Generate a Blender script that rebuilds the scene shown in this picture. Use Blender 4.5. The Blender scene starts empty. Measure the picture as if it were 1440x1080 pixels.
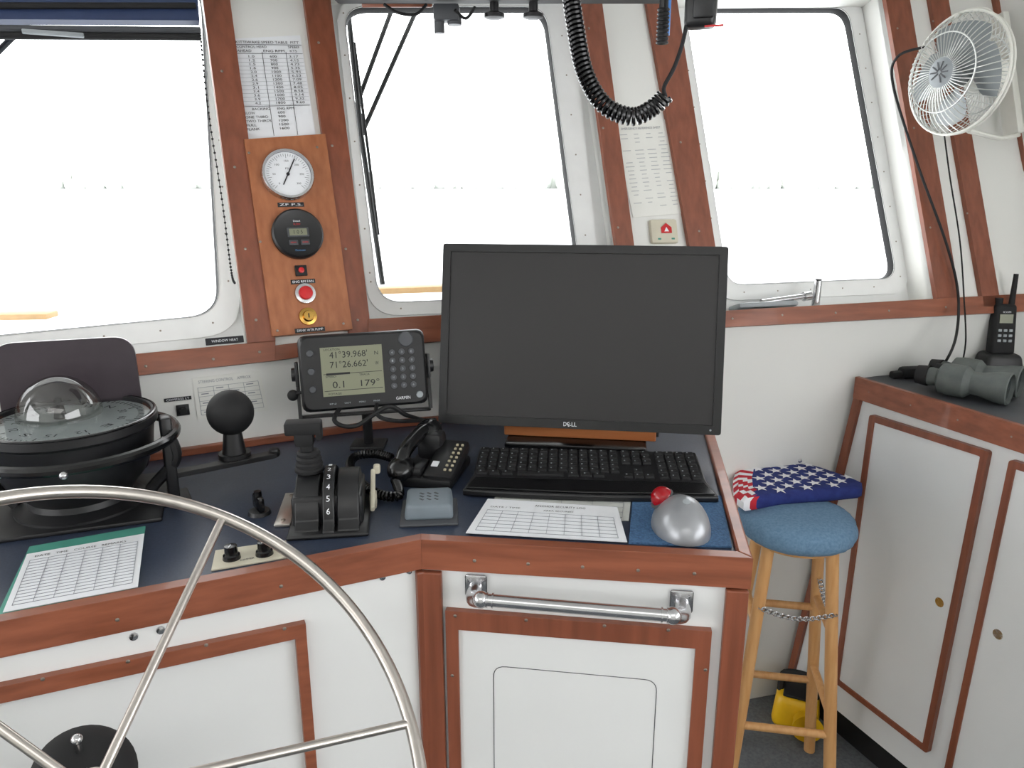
import bpy,bmesh,math,random
from mathutils import Vector as V, Matrix as MX
random.seed(4)
F=1075.;P=math.radians(15.1);cP,sP=math.cos(P),math.sin(P);CAM=V((0,0,1.62))
def ray(x,y):
    a=(x-720)/F;v=(540-y)/F
    return V((a,cP+v*sP,-sP+v*cP))
def pz(x,y,z):
    d=ray(x,y);return CAM+d*((z-CAM.z)/d.z)
def pt(x,y,t): return CAM+ray(x,y)*t
def pp(x,y,pl,off=0):
    o,n=pl[0],pl[1];d=ray(x,y)
    return CAM+d*(((o+n*off)-CAM).dot(n)/d.dot(n))
def dep(p): q=p-CAM;return q.y*cP-q.z*sP
def fr(o,x,y):
    x=V(x).normalized();y=V(y);y=(y-x*y.dot(x)).normalized();z=x.cross(y)
    m=MX.Identity(4)
    for i in range(3):
        m[i][0]=x[i];m[i][1]=y[i];m[i][2]=z[i];m[i][3]=o[i]
    return m
def T(x,y,z): return MX.Translation(V((x,y,z)))
def R(a,ax): return MX.Rotation(math.radians(a),4,ax)
def az(a): a=math.radians(a);return V((math.cos(a),math.sin(a),0))
# ---------------- materials
def lin(c):
    r=[]
    for v in c[:3]:
        v=v/255.;r.append(v/12.92 if v<=.04045 else ((v+.055)/1.055)**2.4)
    return (r[0],r[1],r[2],1)
def mat(name,c,rough=.5,metal=0,var=.06,scale=30,bump=0,coat=0,c2=None,spec=.5,stretch=(1,1,1)):
    m=bpy.data.materials.new(name);m.use_nodes=True;nt=m.node_tree;b=nt.nodes['Principled BSDF']
    tc=nt.nodes.new('ShaderNodeTexCoord');mp=nt.nodes.new('ShaderNodeMapping');mp.inputs['Scale'].default_value=stretch
    nt.links.new(tc.outputs['Object'],mp.inputs['Vector'])
    n=nt.nodes.new('ShaderNodeTexNoise');n.inputs['Scale'].default_value=scale;n.inputs['Detail'].default_value=4
    nt.links.new(mp.outputs['Vector'],n.inputs['Vector'])
    cr=nt.nodes.new('ShaderNodeValToRGB');L=lin(c)
    L2=lin(c2) if c2 else tuple(min(1,v*(1+var)) for v in L[:3])+(1,)
    L1=L if c2 else tuple(v*(1-var) for v in L[:3])+(1,)
    cr.color_ramp.elements[0].position=.3;cr.color_ramp.elements[1].position=.7
    cr.color_ramp.elements[0].color=L1;cr.color_ramp.elements[1].color=L2
    nt.links.new(n.outputs['Fac'],cr.inputs['Fac']);nt.links.new(cr.outputs['Color'],b.inputs['Base Color'])
    b.inputs['Roughness'].default_value=rough;b.inputs['Metallic'].default_value=metal
    b.inputs['Coat Weight'].default_value=coat
    b.inputs['Specular IOR Level'].default_value=spec
    if bump:
        bp=nt.nodes.new('ShaderNodeBump');bp.inputs['Strength'].default_value=bump;bp.inputs['Distance'].default_value=.002
        nt.links.new(n.outputs['Fac'],bp.inputs['Height']);nt.links.new(bp.outputs['Normal'],b.inputs['Normal'])
    return m
m_=dict(
 white=mat('white_paint',(230,230,226),.45,var=.015,scale=4),
 white2=mat('white_laminate',(226,227,226),.35,var=.015,scale=6),
 frame=mat('window_frame_white',(232,233,232),.4,var=.02),
 wv=mat('mahogany_vertical',(118,64,43),.42,c2=(142,80,56),scale=9,stretch=(6,6,.4),coat=.12,bump=.04),
 wh=mat('mahogany_horizontal',(122,68,46),.4,c2=(152,88,62),scale=9,stretch=(.4,3,7),coat=.12,bump=.04),
 ply=mat('orange_plywood',(152,90,54),.5,c2=(172,107,68),scale=9,stretch=(8,8,.5),coat=.1),
 board=mat('varnished_board',(176,104,60),.35,c2=(196,124,76),scale=9,stretch=(.5,4,6),coat=.2),
 lightwood=mat('pale_beech',(205,150,92),.45,c2=(222,172,116),scale=14,stretch=(5,5,.5)),
 rail=mat('tan_cap_rail',(150,120,80),.6,var=.1),
 desk=mat('navy_laminate',(44,52,68),.38,c2=(54,63,82),scale=300),
 black=mat('black_plastic',(24,24,26),.42,var=.1),
 blackm=mat('black_matte',(16,16,18),.7,var=.1),
 blackg=mat('black_gloss',(14,14,16),.22,var=.1),
 screen=mat('dark_screen',(28,26,27),.4,var=.06,scale=3),
 bezel=mat('bezel_black',(12,12,14),.35,var=.1),
 grey=mat('grey_plastic',(150,156,160),.45,var=.04),
 icom=mat('intercom_grey',(112,122,130),.5,var=.04),
 dgrey=mat('dark_grey',(70,72,76),.5,var=.08),
 silver=mat('silver_plastic',(150,152,156),.3,metal=.4,var=.03),
 chrome=mat('stainless_steel',(200,200,202),.2,metal=1,var=.03),
 scr=mat('dull_screw',(150,140,130),.45,metal=1,var=.03),
 brush=mat('brushed_steel',(200,194,188),.28,metal=1,var=.06,scale=60,stretch=(1,1,.1)),
 brass=mat('brass',(190,150,80),.25,metal=1,var=.05),
 paper=mat('paper_white',(232,234,238),.7,var=.01),
 paper2=mat('paper_cream',(230,230,224),.6,var=.02),
 plastic_sheet=mat('laminated_sheet',(206,208,204),.25,var=.03),
 ink=mat('ink_black',(30,30,34),.7),
 inkg=mat('ink_grey',(140,143,150),.7),
 inkl=mat('ink_faint',(178,180,182),.7),
 red=mat('red_plastic',(196,24,30),.3,var=.1),
 redball=mat('red_ball',(150,10,22),.12,var=.1),
 mat=mat('blue_mat',(52,84,120),.85,c2=(76,114,154),scale=260,bump=.8),
 cushion=mat('light_blue_fabric',(94,126,154),.9,c2=(114,146,174),scale=160,bump=.35),
 label_blue=mat('print_blue',(80,130,180),.6),
 flagb=mat('flag_blue',(28,40,104),.85,c2=(38,54,124),scale=40,bump=.3),
 flagr=mat('flag_red',(190,34,50),.85,var=.1,bump=.3),
 flagw=mat('flag_white',(236,236,240),.85,var=.03),
 lcd=mat('lcd_panel',(124,126,104),.35,c2=(132,134,112),scale=4),
 green=mat('green_cover',(78,150,134),.5),
 floor=mat('grey_deck_floor',(84,88,92),.8,c2=(104,108,112),scale=120,bump=.3),
 yellow=mat('yellow_plastic',(226,178,20),.4,var=.08),
 olive=mat('binocular_rubber',(76,82,80),.55,c2=(92,98,95),scale=40,bump=.3),
 smoke=mat('smoked_plastic',(58,50,56),.3,var=.08),
 navy=mat('navy_visor',(44,58,92),.4,var=.1),
 blue=mat('blue_tape',(30,110,190),.4),
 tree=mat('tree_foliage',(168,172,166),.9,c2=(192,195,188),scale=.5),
 water=mat('water_surface',(205,208,210),.3,var=.04,scale=.5),
 beige=mat('beige_plastic',(176,168,142),.5,var=.03),
 cream=mat('cream_plastic',(206,200,180),.5,var=.03),
 card=mat('compass_card',(168,174,174),.4,var=.05),
 lens=mat('lens_glass',(30,40,52),.08,var=.1,coat=1),
 fanw=mat('fan_enamel',(226,226,218),.35,var=.02),
 wire=mat('fan_wire_chrome',(206,208,205),.3,metal=.5,var=.02),
 blade=mat('fan_blade',(140,146,148),.35,var=.04),
)
def glassmat(name,c,a,rough=.03):
    m=bpy.data.materials.new(name);m.use_nodes=True;nt=m.node_tree
    for n in list(nt.nodes): nt.nodes.remove(n)
    o=nt.nodes.new('ShaderNodeOutputMaterial');mx=nt.nodes.new('ShaderNodeMixShader');t=nt.nodes.new('ShaderNodeBsdfTransparent')
    g=nt.nodes.new('ShaderNodeBsdfGlossy');g.inputs['Roughness'].default_value=rough;t.inputs['Color'].default_value=lin(c)
    mx.inputs[0].default_value=a;nt.links.new(t.outputs[0],mx.inputs[1]);nt.links.new(g.outputs[0],mx.inputs[2]);nt.links.new(mx.outputs[0],o.inputs[0])
    return m
m_['glass']=glassmat('clear_glass',(252,254,254),.03)
m_['dome']=glassmat('dome_glass',(236,236,234),.12,.05)
m_['cglass']=glassmat('compass_cover_glass',(235,238,238),.2,.04)
# ---------------- builder
FONT={}
def fontmesh(s):
    if s in FONT: return FONT[s]
    c=bpy.data.curves.new('f','FONT');c.body=s;c.align_x='LEFT';c.resolution_u=2
    o=bpy.data.objects.new('f',c);bpy.context.scene.collection.objects.link(o)
    bpy.context.view_layer.update()
    me=bpy.data.meshes.new_from_object(o.evaluated_get(bpy.context.evaluated_depsgraph_get()))
    vs=[v.co.copy() for v in me.vertices];fs=[tuple(p.vertices) for p in me.polygons]
    bpy.data.objects.remove(o);bpy.data.meshes.remove(me)
    FONT[s]=(vs,fs);return FONT[s]
class B:
    def __init__(s,m='white'): s.v=[];s.f=[];s.fm=[];s.mats=[];s.m=m
    def _mi(s):
        k=m_[s.m]
        if k not in s.mats: s.mats.append(k)
        return s.mats.index(k)
    def raw(s,vs,fs,M=None):
        n=len(s.v);mi=s._mi()
        for v in vs: s.v.append((M@V(v)) if M else V(v))
        for f in fs: s.f.append([n+i for i in f]);s.fm.append(mi)
        return s
    def bm(s,bm,M=None):
        bm.verts.index_update()
        s.raw([v.co.copy() for v in bm.verts],[[v.index for v in f.verts] for f in bm.faces],M);bm.free();return s
    def box(s,M,x,y,z,bev=0,seg=2,tx=1,ty=1):
        b=bmesh.new();bmesh.ops.create_cube(b,size=1)
        for v in b.verts:
            k=(v.co.z>0);v.co=V((v.co.x*x*(tx if k else 1),v.co.y*y*(ty if k else 1),v.co.z*z))
        if bev: bmesh.ops.bevel(b,geom=list(b.edges),offset=bev,segments=seg,profile=.5,affect='EDGES')
        return s.bm(b,M)
    def cyl(s,p0,p1,r0,r1=None,n=20):
        p0,p1=V(p0),V(p1);d=p1-p0
        if r1 is None: r1=r0
        return s.lathe(fr(p0,d.orthogonal(),d.cross(d.orthogonal())),[(0,0),(r0,0),(r1,d.length),(0,d.length)],n)
    def lathe(s,M,prof,n=32):
        vs=[];fs=[];L=len(prof);idx=[]
        for (r,z) in prof:
            if r<=1e-7: idx.append([len(vs)]*n);vs.append((0,0,z))
            else:
                idx.append(list(range(len(vs),len(vs)+n)))
                for i in range(n):
                    a=2*math.pi*i/n;vs.append((r*math.cos(a),r*math.sin(a),z))
        for j in range(L-1):
            for i in range(n):
                k=(i+1)%n;q=[idx[j][i],idx[j][k],idx[j+1][k],idx[j+1][i]];u=[]
                for t in q:
                    if t not in u: u.append(t)
                if len(u)>2: fs.append(u)
        return s.raw(vs,fs,M)
    def sph(s,M,rx,ry=None,rz=None,n=24):
        ry=ry or rx;rz=rz or rx
        b=bmesh.new();bmesh.ops.create_uvsphere(b,u_segments=n,v_segments=max(6,n//2),radius=1)
        for v in b.verts: v.co=V((v.co.x*rx,v.co.y*ry,v.co.z*rz))
        return s.bm(b,M)
    def tube(s,pts,r,n=8,closed=False):
        pts=[V(p) for p in pts];N=len(pts);vs=[];fs=[];up=None
        for i in range(N):
            if closed: t=pts[(i+1)%N]-pts[i-1]
            else: t=pts[min(i+1,N-1)]-pts[max(i-1,0)]
            t.normalize()
            if up is None: up=t.orthogonal().normalized()
            up=(up-t*up.dot(t))
            if up.length<1e-6: up=t.orthogonal()
            up.normalize();w=t.cross(up)
            for k in range(n):
                a=2*math.pi*k/n;vs.append(pts[i]+(up*math.cos(a)+w*math.sin(a))*r)
        for i in range(N if closed else N-1):
            j=(i+1)%N
            for k in range(n):
                l=(k+1)%n;fs.append([i*n+k,i*n+l,j*n+l,j*n+k])
        if not closed: fs.append(list(range(n))[::-1]);fs.append([(N-1)*n+k for k in range(n)])
        return s.raw(vs,fs)
    def prism(s,pts,vec):
        pts=[V(p) for p in pts];n=len(pts);vec=V(vec)
        fs=[list(range(n))[::-1],[n+i for i in range(n)]]+[[i,(i+1)%n,n+(i+1)%n,n+i] for i in range(n)]
        return s.raw(pts+[p+vec for p in pts],fs)
    def ring(s,outer,inner,vec):
        b=bmesh.new();vec=V(vec);es=[]
        for L in (outer,inner):
            vs=[b.verts.new(p) for p in L]
            for i in range(len(vs)): es.append(b.edges.new((vs[i],vs[(i+1)%len(vs)])))
        bmesh.ops.triangle_fill(b,use_beauty=True,use_dissolve=False,edges=es,normal=vec.normalized())
        g=bmesh.ops.extrude_face_region(b,geom=list(b.faces)+list(b.edges)+list(b.verts))
        vv=[e for e in g['geom'] if isinstance(e,bmesh.types.BMVert)]
        bmesh.ops.translate(b,verts=vv,vec=vec)
        return s.bm(b)
    def loft(s,A,Bp,closed=True):
        n=len(A);m=n if closed else n-1
        return s.raw(list(A)+list(Bp),[[i,(i+1)%n,n+(i+1)%n,n+i] for i in range(m)])
    def torus(s,M,Rr,r,n=48,k=8,a0=0,a1=360):
        full=abs(a1-a0)>=360;c=[]
        for i in range(n if full else n+1):
            a=math.radians(a0+(a1-a0)*i/n);c.append(M@V((Rr*math.cos(a),Rr*math.sin(a),0)))
        return s.tube(c,r,k,closed=full)
    def text(s,t,M,w,h,al='L'):
        vs,fs=fontmesh(t)
        if not vs: return s
        x0=min(v.x for v in vs);x1=max(v.x for v in vs);y0=min(v.y for v in vs);y1=max(v.y for v in vs)
        kx=w/max(1e-5,x1-x0);ky=h/max(1e-5,y1-y0)
        ox,oy=(-w/2,-h/2) if al=='C' else (0,0)
        return s.raw([((v.x-x0)*kx+ox,(v.y-y0)*ky+oy,0) for v in vs],fs,M)
    def obj(s,name,parent=None,smooth=35,bev=0,**kw):
        lo=V((min(v[i] for v in s.v) for i in range(3)));hi=V((max(v[i] for v in s.v) for i in range(3)));c=(lo+hi)/2
        me=bpy.data.meshes.new(name);me.from_pydata([v-c for v in s.v],[],s.f);me.update()
        for m in s.mats: me.materials.append(m)
        for p,mi in zip(me.polygons,s.fm): p.material_index=mi
        b=bmesh.new();b.from_mesh(me);bmesh.ops.recalc_face_normals(b,faces=b.faces);b.to_mesh(me);b.free()
        if smooth:
            for p in me.polygons: p.use_smooth=True
            me.set_sharp_from_angle(angle=math.radians(smooth))
        o=bpy.data.objects.new(name,me);bpy.context.scene.collection.objects.link(o)
        o.location=c-(LOC[parent.name] if parent else V((0,0,0)));LOC[o.name]=c
        if parent: o.parent=parent
        if bev:
            md=o.modifiers.new('bev','BEVEL');md.width=bev;md.segments=2;md.limit_method='ANGLE'
        for k,v in kw.items(): o[k]=v
        return o
LOC={}
def thing(name,loc,label,category,**kw):
    o=bpy.data.objects.new(name,None);o.empty_display_size=.05;bpy.context.scene.collection.objects.link(o)
    o.location=V(loc);LOC[o.name]=V(loc);o['label']=label;o['category']=category
    for k,v in kw.items(): o[k]=v
    return o
def subempty(name,loc,parent):
    o=bpy.data.objects.new(name,None);bpy.context.scene.collection.objects.link(o);o.location=V(loc)-LOC[parent.name];LOC[o.name]=V(loc);o.parent=parent;return o
ST=dict(kind='structure')
def smooth(pts,n=8):
    pts=[V(p) for p in pts];out=[];N=len(pts)
    for i in range(N-1):
        p0,p1,p2,p3=pts[max(i-1,0)],pts[i],pts[i+1],pts[min(i+2,N-1)]
        for k in range(n):
            t=k/n;out.append(.5*((2*p1)+(p2-p0)*t+(2*p0-5*p1+4*p2-p3)*t*t+(3*p1-p0-3*p2+p3)*t**3))
    out.append(pts[-1]);return out
def coil(pts,Rr,pitch,r,k=10):
    path=smooth(pts,30);L=[0]
    for a,b in zip(path,path[1:]): L.append(L[-1]+(b-a).length)
    tot=L[-1];N=int(tot/pitch*k);out=[];j=0;up=None
    for i in range(N+1):
        s=tot*i/N
        while j<len(path)-2 and L[j+1]<s: j+=1
        f=(s-L[j])/max(1e-9,L[j+1]-L[j]);p=path[j].lerp(path[j+1],f);t=(path[j+1]-path[j]).normalized()
        if up is None: up=t.orthogonal().normalized()
        up=(up-t*up.dot(t)).normalized();w=t.cross(up);a=2*math.pi*i/k
        out.append(p+(up*math.cos(a)+w*math.sin(a))*Rr)
    return out
def rnd(pts,r,seg=6):
    pts=[V(p) for p in pts];out=[];N=len(pts)
    for i in range(N):
        p=pts[i];a=pts[i-1]-p;b=pts[(i+1)%N]-p
        ra=min(r,a.length*.45);rb=min(r,b.length*.45);A=p+a.normalized()*ra;C=p+b.normalized()*rb
        for k in range(seg+1):
            t=k/seg;out.append(A*(1-t)**2+p*2*t*(1-t)+C*t*t)
    return out
def screw(b,M,r=.0035,m='scr'):
    o=b.m;b.m=m;b.lathe(M,[(0,0),(r,0),(r*.9,r*.35),(r*.3,r*.5),(0,r*.5)],10);b.m=o
# ---------------- wall planes
ZT=1.262
A1,A2,A3,K=26.3,16.9,14.5,.35
def mkplane(o,al,k=K):
    a=math.radians(al);u=V((math.cos(a),math.sin(a),0));r=V((-math.sin(a)*k,math.cos(a)*k,1))
    n=V((math.sin(a),-math.cos(a),k)).normalized()
    return (V(o),n,u,r)
O12=V((-.3376,1.616,ZT));O23=V((.427,1.849,ZT))
W1=mkplane(O12,A1);W2=mkplane(O12,A2);W3=mkplane(O23,A3)
O34=V((1.4985,2.1256,ZT));d4=V((.3818,-.9242,0));n4=V((-.9242,-.3818,0));W4=(O34,n4,-d4,V((0,0,1)))
def wfr(pl,x,y,off=0): return fr(pp(x,y,pl,off),pl[2],pl[3])
def corner(pa,pb,z):
    a=pa[0]+pa[3]*((z-pa[0].z)/pa[3].z);b=pb[0]+pb[3]*((z-pb[0].z)/pb[3].z)
    u,w=pa[2],pb[2];D=u.x*(-w.y)+w.x*u.y;dx=b-a;t=(dx.x*(-w.y)+w.x*dx.y)/D
    return a+u*t
ZC=2.28
def upper(name,pl,lo,hi,opening,off,glass,ringo,gr=.05):
    outer=[lo[0],lo[1],hi[1],hi[0]];op=[pp(x,y,pl) for x,y in opening]
    b=B('white');b.ring(outer,op,-pl[1]*.02)
    op2=[p-pl[1]*off for p in op];b.loft([p for p in op],op2)
    b.obj(name,smooth=0,**ST)
    c=sum(op2,V((0,0,0)))/len(op2)
    plate=[c+(p-c)*1.08 for p in op2]
    g=rnd([pp(x,y,pl,-off) for x,y in glass],gr,8)
    ro=rnd([pp(x,y,pl,-off) for x,y in ringo],gr*1.3,8)
    return plate,g,ro,off
def window(name,pl,data,nb=10):
    plate,g,ro,off=data;n=pl[1];w=thing(name,sum(g,V((0,0,0)))/len(g),'white-framed wheelhouse window with rounded corners','window',**ST)
    b=B('frame');b.ring(plate,g,-n*.012);b.ring([p for p in ro],g,n*.008)
    c=sum(g,V((0,0,0)))/len(g)
    N=len(g)
    seg=[]
    mid=[(p+q)/2 for p,q in zip(ro,g)]
    for i in range(len(mid)): seg.append((mid[(i+1)%len(mid)]-mid[i]).length)
    s=0;nxt=0
    for i in range(len(mid)):
        while nxt<=s+seg[i]:
            p=mid[i].lerp(mid[(i+1)%len(mid)],(nxt-s)/seg[i]);screw(b,fr(p+n*.008,pl[2],pl[3]),.0020);nxt+=.10
        s+=seg[i]
    b.obj('frame',w)
    b=B('blackm');b.ring([p+n*.009 for p in [c+(p-c)*1.003 for p in g]],[c+(p-c)*.991 for p in g],-n*.015);b.obj('gasket',w,label='black rubber gasket')
    b=B('glass');b.raw([p-n*.004 for p in g],[list(range(N))]);b.obj('pane',w,smooth=0,label='clear glass pane')
    return w
L1=W1[0]-W1[2]*1.9
d=upper('wall_front',W1,(L1,O12),(L1+W1[3]*(ZC-ZT),corner(W1,W2,ZC)),[(-300,546),(347,484),(279,-50),(-300,-50)],.035,[(-280,500),(309,443),(283,-30),(-280,-30)],[(-290,530),(340,470),(303,-45),(-290,-45)],.06)
win1=window('window_1',W1,d)
d=upper('wall_forward',W2,(O12,O23),(corner(W1,W2,ZC),corner(W2,W3,ZC)),[(517,450),(874,427),(814,-6),(464,-6)],.035,[(532,427),(818,415),(766,12),(482,12)],[(519,446),(846,431),(800,-3),(470,-3)],.055)
window('window_2',W2,d)
d=upper('wall_starboard_front',W3,(O23,O34),(corner(W2,W3,ZC),corner(W3,W4,ZC)),[(1016,437),(1312,420),(1240,-12),(947,-12)],.085,[(1022,402),(1258,392),(1190,13),(962,13)],[(1006,424),(1278,413),(1206,-8),(940,-8)],.05)
window('window_3',W3,d)
def vwall(name,a,b2,z0,z1,out,lean=0):
    a,b2=V(a),V(b2);b=B('white');o=V(out).normalized()
    pts=[V((a.x,a.y,z1)),V((b2.x,b2.y,z1)),V((b2.x,b2.y,z0))+o*lean,V((a.x,a.y,z0))+o*lean]
    b.prism(pts,o*.03);return b.obj(name,smooth=0,**ST)
vwall('wall_front_lower',L1,O12,0,ZT,(-W1[1].x,-W1[1].y,0))
vwall('wall_forward_lower',O12,O23,0,ZT,(-W2[1].x,-W2[1].y,0))
vwall('wall_starboard_lower',O23,O34,0,ZT,(-W3[1].x,-W3[1].y,0),.17)
E4=O34+d4*1.05
c34=corner(W3,W4,ZC)
b=B('white');b.prism([V((O34.x,O34.y,0))-d4*.35,V((O34.x,O34.y,ZT)),V((c34.x,c34.y,ZC)),V((E4.x,E4.y,ZC)),V((E4.x,E4.y,0))],-n4*.03);b.obj('wall_starboard',smooth=0,**ST)
BY=-2.0
def sidewall(name,x0,y0,x1,out):
    b=B('white')
    for z0,z1,ya,yb in ((0,1.15,BY,y0),(2.05,ZC,BY,y0),(1.15,2.05,y0-.25,y0),(1.15,2.05,BY,BY+.3)):
        b.prism([V((x0,ya,z0)),V((x0,yb,z0)),V((x0,yb,z1)),V((x0,ya,z1))],V(out)*.03)
    b.obj(name,smooth=0,**ST)
sidewall('wall_starboard_side',E4.x,E4.y,0,(1,0,0));sidewall('wall_port_side',L1.x,L1.y,0,(-1,0,0))
b=B('white');b.box(T((L1.x+E4.x)/2,BY-.02,ZC/2),E4.x-L1.x,.03,ZC);b.obj('wall_back',smooth=0,**ST)
b=B('white');b.box(T(0,.3,ZC+.02),4.6,5.0,.04);b.obj('ceiling',smooth=0,**ST)
b=B('floor');b.box(T(0,.3,-.02),4.6,5.0,.04);b.obj('floor',smooth=0,**ST)
# ---------------- trims
tn=[0]
def trim(pl,px,m='wv',th=.014,screws=()):
    tn[0]+=1;b=B(m);b.prism([pp(x,y,pl) for x,y in px],pl[1]*th)
    for x,y in screws: screw(b,wfr(pl,x,y,th),.0032)
    return b.obj('trim_%d'%tn[0],smooth=0,bev=.002,**ST)
trim(W1,[(-300,546),(347,484),(386,481),(386,508),(-300,583)],'wh',screws=[(20,534),(110,522),(205,515),(300,505),(365,495)])
trim(W1,[(276,-60),(347,484),(386,481),(314,-60)],'wv',.016,screws=[(312,100),(330,235),(345,350),(360,450)])
trim(W1,[(417,-60),(455,-60),(517,447),(517,489),(492,492)],'wv',.016,screws=[(448,60),(467,205),(486,350),(503,450)])
trim(W1,[(386,487),(493,473),(493,492),(386,508)],'wh',screws=[(430,492)])
trim(W2,[(517,450),(990,424),(990,452),(517,489)],'wh',screws=[(560,465)])
trim(W2,[(807,-60),(835,-60),(899,427),(874,427)],'wv',screws=[(828,40),(848,180),(869,320)])
trim(W3,[(894,-60),(939,-60),(1016,437),(982,440)],'wv',screws=[(935,60),(957,200),(983,325)])
trim(W3,[(982,440),(1475,412),(1475,437),(982,463)],'wh',screws=[(1030,448),(1100,443),(1175,440),(1250,437),(1330,432)])
trim(W3,[(1230,-60),(1264,-60),(1344,420),(1312,421)],'wv',screws=[(1262,40),(1285,180),(1308,320)])
trim(W3,[(1292,-60),(1318,-60),(1402,432),(1378,433)],'wv',screws=[(1312,30),(1360,300)])
trim(W3,[(1382,-60),(1406,-60),(1466,260),(1442,260)],'wv')
# ---------------- exterior
b=B('water');b.box(T(0,900,-2.4),4000,1790,.1);b.obj('water_surface',smooth=0,kind='structure')
b=B('tree')
hh_=6.0
x=-420
while x<420:
    hh_=max(3.5,min(9.5,hh_+random.uniform(-1.3,1.3)))
    w=random.uniform(1.2,4.5);h=hh_*random.uniform(.75,1.15)
    b.sph(T(x,300+random.uniform(-9,9),-2.4+h*.42),w*.75,3,h*.58,8)
    if random.random()<.5: b.sph(T(x+random.uniform(-1,1),292,-2.4+h*.2),w,3,h*.35,8)
    x+=w*.55
b.obj('tree_line',label='distant hazy line of shoreline trees',category='trees',kind='stuff')
g='outside cap rails'
for (x0,y0,x1,y1) in ((-160,446,74,443),(530,408,760,400)):
    a=pt(x0,y0,2.7);c=pt(x1,y1,2.7);b=B('rail');M=fr((a+c)/2,c-a,(0,1,0));b.box(M,(c-a).length,.08,.022,.006)
    b.obj('cap_rail',label='tan varnished cap rail outside the window',category='rail',group=g)
off=-.11
b=B('blackm')
w=thing('windshield_wiper',pp(500,200,W2,off),'black pantograph windshield wiper outside the glass','wiper')
for l in ([(556,0),(497,160)],[(592,0),(508,190)]):
    b.tube([pp(x,y,W2,off) for x,y in l],.0055)
b.box(fr(pp(505,175,W2,off),W2[2],W2[3]),.03,.05,.015,.003);b.obj('arm',w)
b=B('blackm');b.tube([pp(x,y,W2,off+.03) for x,y in [(490,20),(508,190),(538,400)]],.006);b.tube([pp(x,y,W2,off+.02) for x,y in [(498,60),(518,215),(532,330)]],.0035);b.obj('blade',w)
b=B('blackm');b.tube([pp(-60,130,W1,-.1),pp(40,30,W1,-.1)],.006);b.obj('wiper_arm',win1,label='black wiper arm outside the glass')
# ---------------- gauge board
gb=thing('gauge_panel',pp(415,340,W1),'orange plywood instrument board with two dial gauges and buttons','instrument panel')
b=B('ply');b.prism([pp(x,y,W1,.002) for x,y in [(342,201),(455,193),(493,465),(381,475)]],W1[1]*.02)
for x,y in [(350,215),(446,207),(452,330),(366,340),(483,455),(390,465)]: screw(b,wfr(W1,x,y,.022),.003)
b.obj('board',gb,bev=.002)
def on1(x,y,o=.022): return wfr(W1,x,y,o)
S1=dep(pp(415,330,W1))/F
M=on1(404,247);r=36*S1
b=B('chrome');b.lathe(M,[(0,0),(r,0),(r,.012),(r*.96,.016),(r*.88,.016),(r*.88,.008),(0,.008)],40);b.obj('gauge',gb,label='round pressure gauge with white face and chrome bezel')
b=B('paper');b.lathe(M@T(0,0,.0085),[(0,0),(r*.87,0),(r*.87,.001),(0,.001)],40)
b.m='ink'
for i in range(41):
    a=math.radians(225-i*270/40);l=.1 if i%5 else .17
    b.box(M@T(0,0,.0098)@R(math.degrees(a),'Z')@T(r*(.8-l/2),0,0),r*l,.0006,.0003)
for i,s in enumerate(['0','50','100','150','200','250','300']):
    a=math.radians(225-i*45);b.text(s,M@T(math.cos(a)*r*.52,math.sin(a)*r*.52,.0098),.003*len(s),.004,'C')
b.text('PSI',M@T(0,r*.22,.0098),.008,.004,'C')
b.box(M@T(0,0,.0105)@R(62,'Z')@T(r*.1,0,0),r*1.15,.0024,.0006);b.sph(M@T(0,0,.0105),.0035)
b.obj('gauge_dial',gb,label='white dial with black needle')
M=on1(418,330);r=35*S1
b=B('black');b.lathe(M,[(0,0),(r,0),(r,.01),(r*.93,.014),(r*.84,.012),(0,.011)],40)
b.obj('digital_gauge',gb,label='round black digital gauge')
b=B('dgrey');b.box(M@T(0,.002,.012),.044,.020,.003,.001);b.m='lcd';b.box(M@T(0,.002,.0135),.036,.014,.0016)
b.m='paper';b.text('Diesel',M@T(0,.026,.0122),.014,.004,'C');b.m='red'
b.text('FLOW',M@T(0,.019,.0122),.014,.004,'C')
b.m='dgrey'
for x in(-.012,.012): b.box(M@T(x,-.02,.0125),.018,.011,.003,.0008)
b.m='red';b.text('MENU',M@T(-.012,-.020,.0145),.012,.003,'C');b.text('SENDER',M@T(.012,-.020,.0145),.012,.003,'C');b.m='ink';b.text('1 0 5',M@T(0,.002,.0146),.018,.008,'C')
b.m='label_blue';b.text('Flowscan',M@T(0,-.036,.0122),.02,.004,'C')
b.obj('gauge_display',gb)
def tag(x,y,w,t):
    M=on1(x,y);b=B('black');b.box(M@T(0,0,.001),w,.0095,.002,.0006);b.m='paper';b.text(t,M@T(0,0,.0022),w*.86,.0048,'C');b.obj('label_plate',gb,label='black engraved label')
tag(409,288,.054,'ZF P.S.');tag(426,396,.05,'ENG RM FAN');tag(436,464,.062,'DRNK WTR PUMP')
M=on1(423,381);b=B('blackm');b.box(M@T(0,0,.003),.024,.022,.006,.001);b.m='red';b.lathe(M@T(0,0,.006),[(0,0),(.006,0),(.006,.003),(0,.005)],16);b.obj('indicator_lamp',gb,label='red square indicator lamp')
M=on1(429,413);b=B('chrome');b.lathe(M,[(0,0),(.0225,0),(.021,.006),(.015,.007),(0,.007)],28);b.m='red';b.lathe(M@T(0,0,.006),[(.0145,0),(.0145,.006),(.013,.009),(0,.010)],24);b.obj('push_button',gb,label='red push button in a chrome collar')
M=on1(433,445);b=B('brass');b.lathe(M,[(0,0),(.019,0),(.018,.004),(.012,.005),(.010,.012),(0,.012)],28);b.m='blackm';b.box(M@T(0,0,.0125),.002,.009,.001);b.obj('key_switch',gb,label='brass key switch')
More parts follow.
